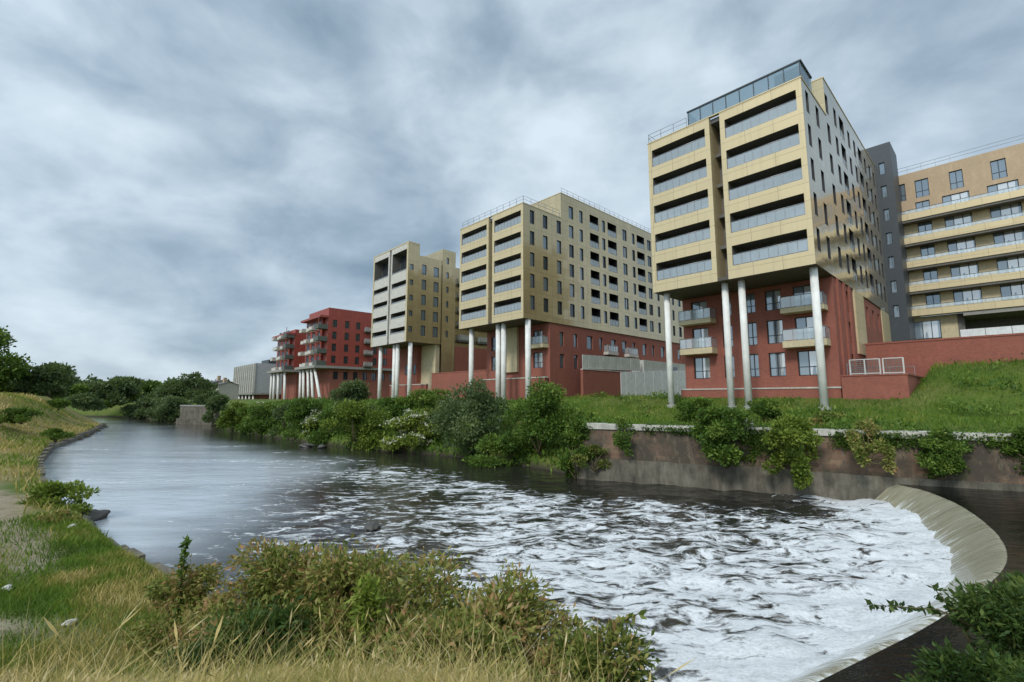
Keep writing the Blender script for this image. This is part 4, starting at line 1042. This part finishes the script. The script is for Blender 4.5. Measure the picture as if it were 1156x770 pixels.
# shrubs on the near bank
NS = [
 ('reddish seeding bramble bush nearest the green bank, with rusty tips', -3.2,6.6,1.0,2.98,1.25,.95,19000,.085,'olive',30,.12),
 ('tall olive bush with rusty seed heads in the middle of the near bank', -2.1,6.2,1.0,3.1,1.2,.95,20000,.085,'olive',30,.08),
 ('dense green and russet bush behind the straw grass, beside the tall olive bush', -1.0,5.7,1.1,3.1,1.15,.9,20000,.08,'olive',30,.05),
 ('bushy mixed green shrub with orange tips overlooking the foaming water', 0.0,5.2,1.1,3.02,1.1,.85,19000,.078,'olive',28,.12),
 ('lower green shrub at the outer end of the near bank thicket', .7,4.8,1.05,2.74,.8,.75,14000,.075,'olive',24,-.03),
 ('dark leafy undergrowth bush in front of the thicket, rising from straw grass', -2.7,5.75,1.2,2.62,1.3,.6,14000,.078,'dark',24,.12),
 ('russet tipped bush at the middle of the thicket, above the straw grass', -.75,4.5,1.5,2.95,1.0,.6,14000,.07,'olive',24,.12),
 ('low leafy bush at the bottom edge below the mixed green shrub', .1,3.9,1.55,2.88,.75,.55,13000,.066,'olive',22,-.03),
 ('olive bush with pale tips at the bottom edge, right beside the straw grass', -.15,3.45,1.9,2.92,.6,.42,10000,.058,'olive',18,.08),
 ('small green bush at the bottom edge where the thicket meets the foam', .72,4.05,1.3,2.55,.5,.45,7000,.062,'mid',14,-.02),
 ('yellow green broad leaved plant poking out of the thicket', -1.55,5.3,1.6,3.05,.34,.3,1800,.10,'light',9,.15),
 ('scrubby brown bush at the water where the green bank ends', -5.7,8.6,.6,2.1,.8,.65,7000,.085,'olive',16,.08),
 ('large leafy shrub on the near bank above the weir, at the right corner', 6.5,6.1,.8,2.75,1.35,.95,18000,.09,'dark',30,.08),
 ('mid green shrub behind the large leafy shrub at the right corner', 7.9,7.0,.8,2.75,1.3,.9,13000,.1,'dark',24,.12),
 ('small dark shrub leaning over the near end of the weir', 5.5,5.75,.8,2.05,.9,.65,9000,.085,'dark',18,.06),
 ('leafy green shrub at the bottom right corner, closest to the lens', 5.4,4.8,1.1,2.42,1.0,.6,11000,.085,'dark',20,.05),
 ('dark low shrub filling the shaded bank under the corner shrubs', 4.4,5.2,.7,1.75,1.0,.55,9000,.08,'dark',18,.0),
 ('low nettle like plant at the edge of the foam below the thicket', 1.5,4.75,.95,1.95,.6,.5,6000,.07,'mid',14,.0),
]
for i, (lab, x, y, z0, z1, rx, ry, nn, sz, lf, k, bi) in enumerate(NS):
    shrub('shrub', lab, 'shrub', x, y, z0, z1, rx, ry, nn, sz, lf, k, .36, 'shrubs on the near bank', 200+i, 0, .35, .45, bi)
# leaning leafy sprays over the foam
def spray(label, base, tip, n, size, leaf, seed):
    r = np.random.default_rng(seed); t = thing('leafy_branch', label, 'branch', base)
    b = Vector((0,0,0)); e = Vector(tip)-Vector(base); m = e*.5+Vector((0,0,.12*e.length))
    mb = MB(); mb.tube([b, m, e], [.016, .011, .004], 6); mb.build('twig', M['stem'], t)
    u = r.random(n); P = np.array([tuple(b.lerp(m, x*2) if x < .5 else m.lerp(e, x*2-1)) for x in u]); out = r.normal(size=(n,3))
    V = leaf_quads(P, out, size, .5, .2, 1, r); inst('foliage', quads_mesh('foliage', V, np.clip(.45+.2*r.normal(size=n), 0, 1), M['leaf_'+leaf]), t, (0,0,0))
spray('thin leafy branch reaching out over the foam from the corner shrubs', (6.3,6.2,1.9), (4.75,6.6,2.25), 130, .09, 'dark', 1)
spray('upright leafy twig rising from the corner shrubs against the foam', (5.9,6.3,1.7), (5.55,6.5,2.55), 80, .08, 'dark', 2)
spray('bent twig with few leaves rising out of the thicket over the water', (.5,4.9,2.3), (1.35,5.2,2.75), 70, .085, 'olive', 3)
spray('tall green stalk standing at the water beside the scrubby brown bush', (-5.75,8.5,1.2), (-5.7,8.5,2.55), 160, .10, 'mid', 4)

# ------------------------------------------------------------------ grass
def blades(x, y, z, h, w, tint, lean=.35, r=rng, head=0.0):
    """two-quad blades (n), optional wider seed head near the tip"""
    n = len(x); a = r.random(n)*2*math.pi; la = r.random(n)*2*math.pi; ll = lean*h*(.3+r.random(n))
    B = np.stack([x, y, z], -1); sd = np.stack([np.cos(a), np.sin(a), np.zeros(n)], -1)
    off = np.stack([np.cos(la)*ll, np.sin(la)*ll, np.zeros(n)], -1)
    upv = np.zeros((n,3)); upv[:,2] = h
    mid = B+upv*.55+off*.35; tip = B+upv*(1-.12*lean)+off
    w = np.asarray(w)[:,None] if np.ndim(w) else w
    q1 = np.stack([B-sd*w*.5, B+sd*w*.5, mid+sd*w*.38, mid-sd*w*.38], 1)
    q2 = np.stack([mid-sd*w*.38, mid+sd*w*.38, tip+sd*w*.06, tip-sd*w*.06], 1)
    Q = [q1, q2]; Tn = [tint, tint]
    if head:
        k = r.random(n) < head; m3 = (mid*.35+tip*.65)[k]; tp = tip[k]; s3 = sd[k]; ww = (w[k] if np.ndim(w) else w)
        Q.append(np.stack([m3, (m3+tp)/2+s3*ww*1.3, tp, (m3+tp)/2-s3*ww*1.3], 1)); Tn.append(np.clip(tint[k]+.12, 0, 1))
    return np.concatenate(Q), np.concatenate(Tn)
def scatter(n, x0, x1, y0, y1, r, near=True, mind=.6):
    x = x0+(x1-x0)*r.random(n); y = y0+(y1-y0)*r.random(n)
    P = NEAR if near else FAR
    d, s = pdist(x, y, P); ok = ((s < 0) if near else (s > 0)) & (d > mind)
    return x[ok], y[ok], d[ok]
r = np.random.default_rng(21)
# tall straw grass in front of the thicket
x, y, d = scatter(300000, -7.2, .6, 1.6, 7.2, r, True, .8)
pz = height(x, y); m = fbm(x*.9, y*.9, 3); m2 = fbm(x*3, y*3, 2); thick = np.exp(-((x+.4)**2/2.6+(y-5.0)**2/1.4))
ok = (r.random(len(x)) < np.clip(1.25-.9*thick-.7*ss(-.4, .5, x)-1.3*ss(-2.2, -3.6, x+.62*y+2.6*(m-.5)), 0, 1)); x, y, pz, m, m2 = x[ok], y[ok], pz[ok], m[ok], m2[ok]
tall = ss(.93, .99, r.random(len(x)))*ss(-3.2, -1.8, x)
h = (.08+.18*r.random(len(x))+.16*m)*(.55+.45*ss(-4.5,-2.5,x))+tall*(.18+.3*r.random(len(x)))
V, ti = blades(x, y, pz-.03, h, .0036+.0026*r.random(len(x)), np.clip(.80+.55*(m-.5)+.35*(m2-.5)+.12*r.normal(size=len(x)), .12, 1), .85, r, .12)
o = inst('straw_grass', quads_mesh('straw_grass', V, ti, M['grass']), None, (0,0,0)); tag(o, 'tall dry straw coloured grass in front of the near thicket', 'grass', kind='stuff')
# green turf patches of the near bank
x, y, d = scatter(150000, -17, -1.0, 2.2, 17.5, r, True, .35)
m = fbm(x*.45+3, y*.45, 4); m2 = fbm(x*1.6, y*1.6, 3)
pth = .62*ss(1.0, 1.9, d+2*(m-.5))*(1-ss(3.0, 5, d+4*(m-.5)))*ss(-10.2, -12.2, x); pth = np.maximum(pth, np.exp(-((x+9.6)**2/3.2+(y-8.6)**2/.25)))
drz = ss(-4.0, -1.8, x+.62*y)
ok = (r.random(len(x)) > pth*1.3) & (np.hypot(x, y) > 2.2); x, y, m, m2, drz = x[ok], y[ok], m[ok], m2[ok], drz[ok]
gt = np.clip(.36+1.0*(m-.5)+.7*(m2-.5)+.40*drz+.09*r.normal(size=len(x)), 0, 1)
far = ss(5, 15, np.hypot(x, y)); h = (.035+.08*r.random(len(x))+.10*m2*m)*(1+.7*far)
V, ti = blades(x, y, height(x, y)-.02, h, .008+.012*far, gt, .6, r)
o = inst('turf_grass', quads_mesh('turf_grass', V, ti, M['grass']), None, (0,0,0)); tag(o, 'short green grass on the low near bank', 'grass', kind='stuff')
# rough grass of the hill at the left
ang_ = r.random(60000); x = -70+58*r.random(60000); y = 12+65*r.random(60000)
d, s = pdist(x, y, NEAR); ok = (s < 0) & (d > .3) & (d < 30) & (np.hypot(x, y) > 15); x, y, d = x[ok], y[ok], d[ok]
m = fbm(x*.22, y*.22, 5)
ok = (r.random(len(x)) > 1.02*ss(1.0, 1.9, d+2*(m-.5))*(1-ss(3.0, 5, d+4*(m-.5)))*ss(-30, -22, x)); x, y, d, m = x[ok], y[ok], d[ok], m[ok]
ex = -60+48*r.random(26000); ey = 11+60*r.random(26000); ed, es = pdist(ex, ey, NEAR)      # ragged fringe over the edging
ok = (es < 0) & (ed > .12) & (ed < 1.0); ex, ey, ed = ex[ok], ey[ok], ed[ok]; ok = r.random(len(ex)) < ss(.35, .6, fbm(ex*.5, ey*.5, 3)); ex, ey, ed = ex[ok], ey[ok], ed[ok]
x = np.concatenate([x, ex]); y = np.concatenate([y, ey]); d = np.concatenate([d, ed]); m = np.concatenate([m, fbm(ex*.3+9, ey*.3, 3)])
V, ti = blades(x, y, height(x, y)-.03, (.15+.3*r.random(len(x))*m*2), .03+.0009*np.hypot(x, y), np.clip(.60+1.5*(m-.5)-.22*ss(7,14,d)+.1*r.normal(size=len(x)), 0, .95), .6, r)
o = inst('hill_grass', quads_mesh('hill_grass', V, ti, M['grass']), None, (0,0,0)); tag(o, 'rough mixed green and straw grass on the left hill', 'grass', kind='stuff')
# bright grass slope above the river wall
x = -14+62*r.random(120000); y = 16+46*r.random(120000)
d, s = pdist(x, y, FAR); ok = (s > 0) & (d > 1.0) & (d < 22); x, y, d = x[ok], y[ok], d[ok]
us = np.stack([(x-C3[0])*D1[0]+(y-C3[1])*D1[1], (x-C3[0])*D2[0]+(y-C3[1])*D2[1]], -1)
ok = ~((us[:,1] > 3.8) & (us[:,0] > -4.2) & (us[:,0] < 13.5)) & ~((us[:,1] > 13.8)); x, y, d = x[ok], y[ok], d[ok]
m = fbm(x*.35, y*.35, 4); m2 = fbm(x*1.1+7, y*1.1, 3)
wx_ = -10+52*r.random(70000); wy_ = 16+40*r.random(70000); wd_s, ws_ = pdist(wx_, wy_, FAR)      # taller weeds in drifts
wu = (wx_-C3[0])*D1[0]+(wy_-C3[1])*D1[1]; wsl = (wx_-C3[0])*D2[0]+(wy_-C3[1])*D2[1]
ok = (ws_ > 0) & (wd_s > .8) & (wd_s < 22) & ~((wsl > 3.8) & (wu > -4.2) & (wu < 13.5)) & (wsl < 13.8) & (r.random(70000) < ss(.56, .72, fbm(wx_*.5+21, wy_*.5, 4)+.10*ss(2.2, .8, wd_s)))
wx_, wy_ = wx_[ok], wy_[ok]
Vw = leaf_quads(np.stack([wx_, wy_, height(wx_, wy_)+.05+.55*r.random(len(wx_))**1.5], -1), np.tile([0,0,1.0], (len(wx_),1)), .26, .45, .1, .9, r)
o = inst('slope_weeds', quads_mesh('slope_weeds', Vw, np.clip(.5+1.0*(fbm(wx_*.8, wy_*.8, 3)-.5)+.16*r.normal(size=len(wx_)), 0, 1), M['leaf_mid']), None, (0,0,0)); tag(o, 'drifts of taller weeds in the grass slope below the flats', 'weeds', kind='stuff')
V, ti = blades(x, y, height(x, y)-.03, .12+.22*r.random(len(x))+.3*m2*ss(.5, .75, m2), .035, np.clip(.24+.8*(m-.5)+.8*(m2-.5)+.09*r.normal(size=len(x)), .02, .8), .6, r)
o = inst('slope_grass', quads_mesh('slope_grass', V, ti, M['grass']), None, (0,0,0)); tag(o, 'bright green grass on the slope below the flats', 'grass', kind='stuff')
# rough herbs along the water edge and low weeds of the far bank
x = -62+68*r.random(60000); y = 29+62*r.random(60000)
d, s = pdist(x, y, FAR); ok = (s > 0) & (d > .2) & (d < 14); x, y, d = x[ok], y[ok], d[ok]
P = np.stack([x, y, height(x, y)+.05+.5*r.random(len(x))**2], -1); m = fbm(x*.3, y*.3, 4)
V = leaf_quads(P, np.tile([0,0,1.0], (len(P),1)), .42, .45, .1, 1.0, r)
o = inst('bank_weeds', quads_mesh('bank_weeds', V, np.clip(.45+1.0*(m-.5)+.15*r.normal(size=len(x)), 0, 1), M['leaf_mid']), None, (0,0,0)); tag(o, 'tangled green weeds covering the far bank', 'weeds', kind='stuff')
# weeds and moss clinging to the river wall and its coping
pts = np.array(densify(WL, .02)); T_ = np.gradient(pts, axis=0); N2 = np.stack([-T_[:,1], T_[:,0]], -1); N2 /= np.linalg.norm(N2, axis=1)[:,None]
k = r.integers(0, len(pts), 150000); al = k*.02; zz = 1.2+2.4*r.random(len(k))
mm = fbm(al*.45, zz*.55, 4)+.22*ss(2.2, 3.3, zz)-.06*ss(2.0, 1.2, zz)
ok = (r.random(len(k)) < ss(.56, .74, mm)) & (al < 36); k, zz = k[ok], zz[ok]
offs = np.where(zz > 3.3, -.12+1.2*r.random(len(k)), -.03-.10*r.random(len(k)))
P = np.stack([pts[k,0]+N2[k,0]*offs, pts[k,1]+N2[k,1]*offs, zz], -1)
V = leaf_quads(P, np.stack([-N2[k,0], -N2[k,1], np.full(len(k), .1)], -1), .13, .5, .7, .8, r)
o = inst('wall_weeds', quads_mesh('wall_weeds', V, np.clip(.42+.9*(fbm(pts[k,0]*.6, zz*.8)-.5)+.18*r.normal(size=len(k)), 0, 1), M['leaf_mid']), None, (0,0,0)); tag(o, 'patchy weeds and moss clinging to the river wall', 'weeds', kind='stuff')
# tufts along the left edge and dark scrub on the hill
LS = [('green tussock shrub on the stone edging where the bank curves', -18.4,19.4,.4,1.5,1.3,1.0,3800,.15,'light',16,-.05),
      ('dark scrub patch on the hillside at the left edge', -50,48.0,2.6,3.9,2.2,1.2,2600,.26,'mid',14,-.1),
      ('small dark bush on the hillside beside the larger scrub patch', -41.5,43.0,1.2,2.1,1.2,.9,1600,.22,'mid',10,-.1),
      ('low weedy clump on the stone edging near the bare path', -15.6,16.6,.6,1.1,.8,.6,1500,.12,'olive',9,.1),
      ('upper small bush on the hill slope near the crest', -60,62,3.6,4.7,1.5,1.2,1500,.3,'mid',9,-.1)]
for i, (lab, x, y, z0, z1, rx, ry, nn, sz, lf, k, bi) in enumerate(LS):
    shrub('shrub', lab, 'shrub', x, y, z0, z1, rx, ry, nn, sz, lf, k, .5, 'scrub on the left hill', 400+i, 0, .4, .3, bi)

# stones and debris
def rock(label, x, y, z, s, mat, seed, name='rock'):
    r = np.random.default_rng(seed); me = bpy.data.meshes.new(name)
    import bmesh
    bm = bmesh.new(); bmesh.ops.create_icosphere(bm, subdivisions=3, radius=1)
    ph = r.random(6)*6
    for v in bm.verts:
        c = v.co; f = 1+.22*math.sin(2.1*c.x+ph[0])*math.cos(1.7*c.y+ph[1])+.14*math.sin(4.3*c.z+3*c.x+ph[2])+.07*math.sin(9*c.y+6*c.x+ph[3])
        v.co = Vector((c.x*s[0]*f, c.y*s[1]*f, c.z*s[2]*f))
    bm.to_mesh(me); bm.free(); me.materials.append(M[mat])
    for p in me.polygons: p.use_smooth = seed % 2 == 0
    o = bpy.data.objects.new(name, me); o.location = (x, y, z); o.rotation_euler = (0,0,r.random()*6); link(o); tag(o, label, 'rock')
hz = lambda x, y: float(height(np.array([x]), np.array([y]))[0])
rock('pale stone lying in the grass beside the dark bare patch', -8.0,8.95,hz(-8.0,8.95)+.05,(.10,.07,.05),'stone',2)
rock('pale stone lying in the green grass at the far left edge', -10.7,10.4,hz(-10.7,10.4)+.06,(.12,.08,.06),'stone',3)
rock('pale stone on the bare path near the edging', -14.2,15.6,hz(-14.2,15.6)+.06,(.14,.1,.07),'stone',4)
rock('dark wet boulder at the water below the stone edging', -16.6,18.6,.12,(.55,.35,.3),'rock',5)
rock('smaller dark boulder in the water beside the tussock shrub', -17.3,20.0,.1,(.5,.4,.28),'rock',6)
rock('low grey boulder at the far water edge in front of the dark bush', -21.0,48.6,.12,(.7,.4,.25),'rock',7)
rock('rounded grey boulder at the far water edge beside the olive bush', -19.0,47.4,.1,(.5,.35,.22),'rock',8)
rock('brown rock breaking the surface among the foam streaks', -5.4,18.6,.03,(.45,.3,.2),'rock',9)

# ------------------------------------------------------------------ sky, sun, camera
SUN = Vector((-.42,-.62,.66)).normalized()
wd = bpy.data.worlds.new('World'); sc.world = wd; wd.use_nodes = True
nt = wd.node_tree; nt.nodes.clear()
def W(typ, ins=None, **kw):
    nd = nt.nodes.new('ShaderNode'+typ)
    for k, v in kw.items(): setattr(nd, k, v)
    for k, v in (ins or {}).items():
        if isinstance(v, bpy.types.NodeSocket): nt.links.new(v, nd.inputs[k])
        else: nd.inputs[k].default_value = v
    return nd
def WM(op, a, b=0.0, clamp=False):
    nd = W('Math', {0: a, 1: b}, operation=op); nd.use_clamp = clamp; return nd.outputs[0]
dirv = W('TexCoord').outputs['Generated']
sx = W('SeparateXYZ', {0: dirv})
zc = WM('ADD', WM('MAXIMUM', sx.outputs[2], 0.0), .38)
pl_ = W('CombineXYZ', {0: WM('DIVIDE', sx.outputs[0], zc), 1: WM('DIVIDE', sx.outputs[1], zc), 2: 0.0}).outputs[0]
n1_ = W('TexNoise', {'Vector': W('Mapping', {'Vector': pl_, 'Location': (3.1,1.7,0), 'Scale': (.8,1.0,1)}).outputs[0], 'Scale': .75, 'Detail': 8.0, 'Roughness': .52, 'Distortion': .35}).outputs[0]
n2_ = W('TexNoise', {'Vector': W('Mapping', {'Vector': pl_, 'Location': (8.2,4.4,0)}).outputs[0], 'Scale': 2.1, 'Detail': 7.0, 'Roughness': .55, 'Distortion': .2}).outputs[0]
n3_ = W('TexNoise', {'Vector': W('Mapping', {'Vector': dirv, 'Location': (2.2,5.1,.4), 'Scale': (1,1,1.7)}).outputs[0], 'Scale': 5.2, 'Detail': 6.0, 'Roughness': .5, 'Distortion': .25}).outputs[0]
val = WM('ADD', WM('ADD', WM('MULTIPLY', n1_, .52), WM('MULTIPLY', n2_, .33)), WM('MULTIPLY', n3_, .42))
val = WM('ADD', WM('MULTIPLY', WM('SUBTRACT', val, .635), 1.35), .515)
def blob(px_dir, sharp, amt):
    d = W('VectorMath', {0: dirv, 1: Vector(px_dir).normalized()}, operation='DOT_PRODUCT').outputs['Value']
    return WM('MULTIPLY', WM('EXPONENT', WM('MULTIPLY', WM('SUBTRACT', d, 1.0), sharp)), amt)
# heavier and lighter banks of cloud
for d_, sh, am in [((-.68,1,.83),18,-.12), ((-.36,1,.82),26,-.08), ((-.22,1,.46),90,-.11), ((.10,1,.62),30,.05), ((-.45,1,.56),50,.07), ((-.85,1,.52),40,.07), ((.75,1,.80),14,.05), ((-.55,1,.22),30,-.03), ((-.2,1,.30),80,.05), ((-.3,1,.66),70,.05)]:
    val = WM('ADD', val, blob(d_, sh, am))
rp = W('ValToRGB', {0: val}); cr = rp.color_ramp
stops = [(.28,(.18,.255,.33)),(.40,(.27,.355,.435)),(.49,(.365,.455,.535)),(.57,(.47,.56,.635)),(.70,(.60,.695,.765))]
while len(cr.elements) < len(stops): cr.elements.new(.5)
for e, (p, c) in zip(cr.elements, stops): e.position = p; e.color = (*c, 1)
# the cloud deck is thinner and brighter towards the hidden sun, behind the viewer
dsun = W('VectorMath', {0: dirv, 1: SUN}, operation='DOT_PRODUCT').outputs['Value']
glow = WM('ADD', 1.0, WM('MULTIPLY', WM('POWER', WM('MAXIMUM', WM('ADD', WM('MULTIPLY', dsun, .5), .5), 0.0), 5.0), 1.1))
cl_ = W('VectorMath', {0: rp.outputs[0], 'Scale': glow}, operation='SCALE').outputs[0]
cl10 = W('VectorMath', {0: cl_, 'Scale': 10.0}, operation='SCALE').outputs[0]
sky = W('TexSky', sky_type='NISHITA'); sky.sun_disc = False
sky.sun_elevation = math.asin(SUN.z); sky.sun_rotation = math.atan2(SUN.x, SUN.y)
mx = W('Mix', data_type='RGBA'); mx.inputs[0].default_value = .9
nt.links.new(sky.outputs[0], mx.inputs[6]); nt.links.new(cl10, mx.inputs[7])
bg_ = W('Background', {0: mx.outputs[2], 1: .1})
wo = W('OutputWorld', {0: bg_.outputs[0]})

ld = bpy.data.lights.new('sun', 'SUN'); ld.energy = 1.5; ld.angle = R(12); ld.color = (1,.965,.91)
lo_ = bpy.data.objects.new('sun', ld); lo_.rotation_euler = SUN.to_track_quat('Z', 'Y').to_euler(); lo_.location = (0,0,80); link(lo_)

cd = bpy.data.cameras.new('camera'); co_ = bpy.data.objects.new('camera', cd); link(co_)
cd.sensor_fit = 'HORIZONTAL'; cd.sensor_width = 36; cd.lens = 36*524.2/1156; cd.clip_start = .05; cd.clip_end = 9000
co_.location = (0,0,5.0); co_.rotation_euler = (R(90+6.959), 0, 0)
sc.camera = co_
vs = sc.view_settings; vs.view_transform = 'Standard'; vs.look = 'None'; vs.gamma = 1; vs.use_curve_mapping = False; vs.exposure = 0.36
sc.cycles.use_denoising = True
sc.cycles.max_bounces = 7; sc.cycles.transparent_max_bounces = 8
sc.cycles.caustics_reflective = False; sc.cycles.caustics_refractive = False
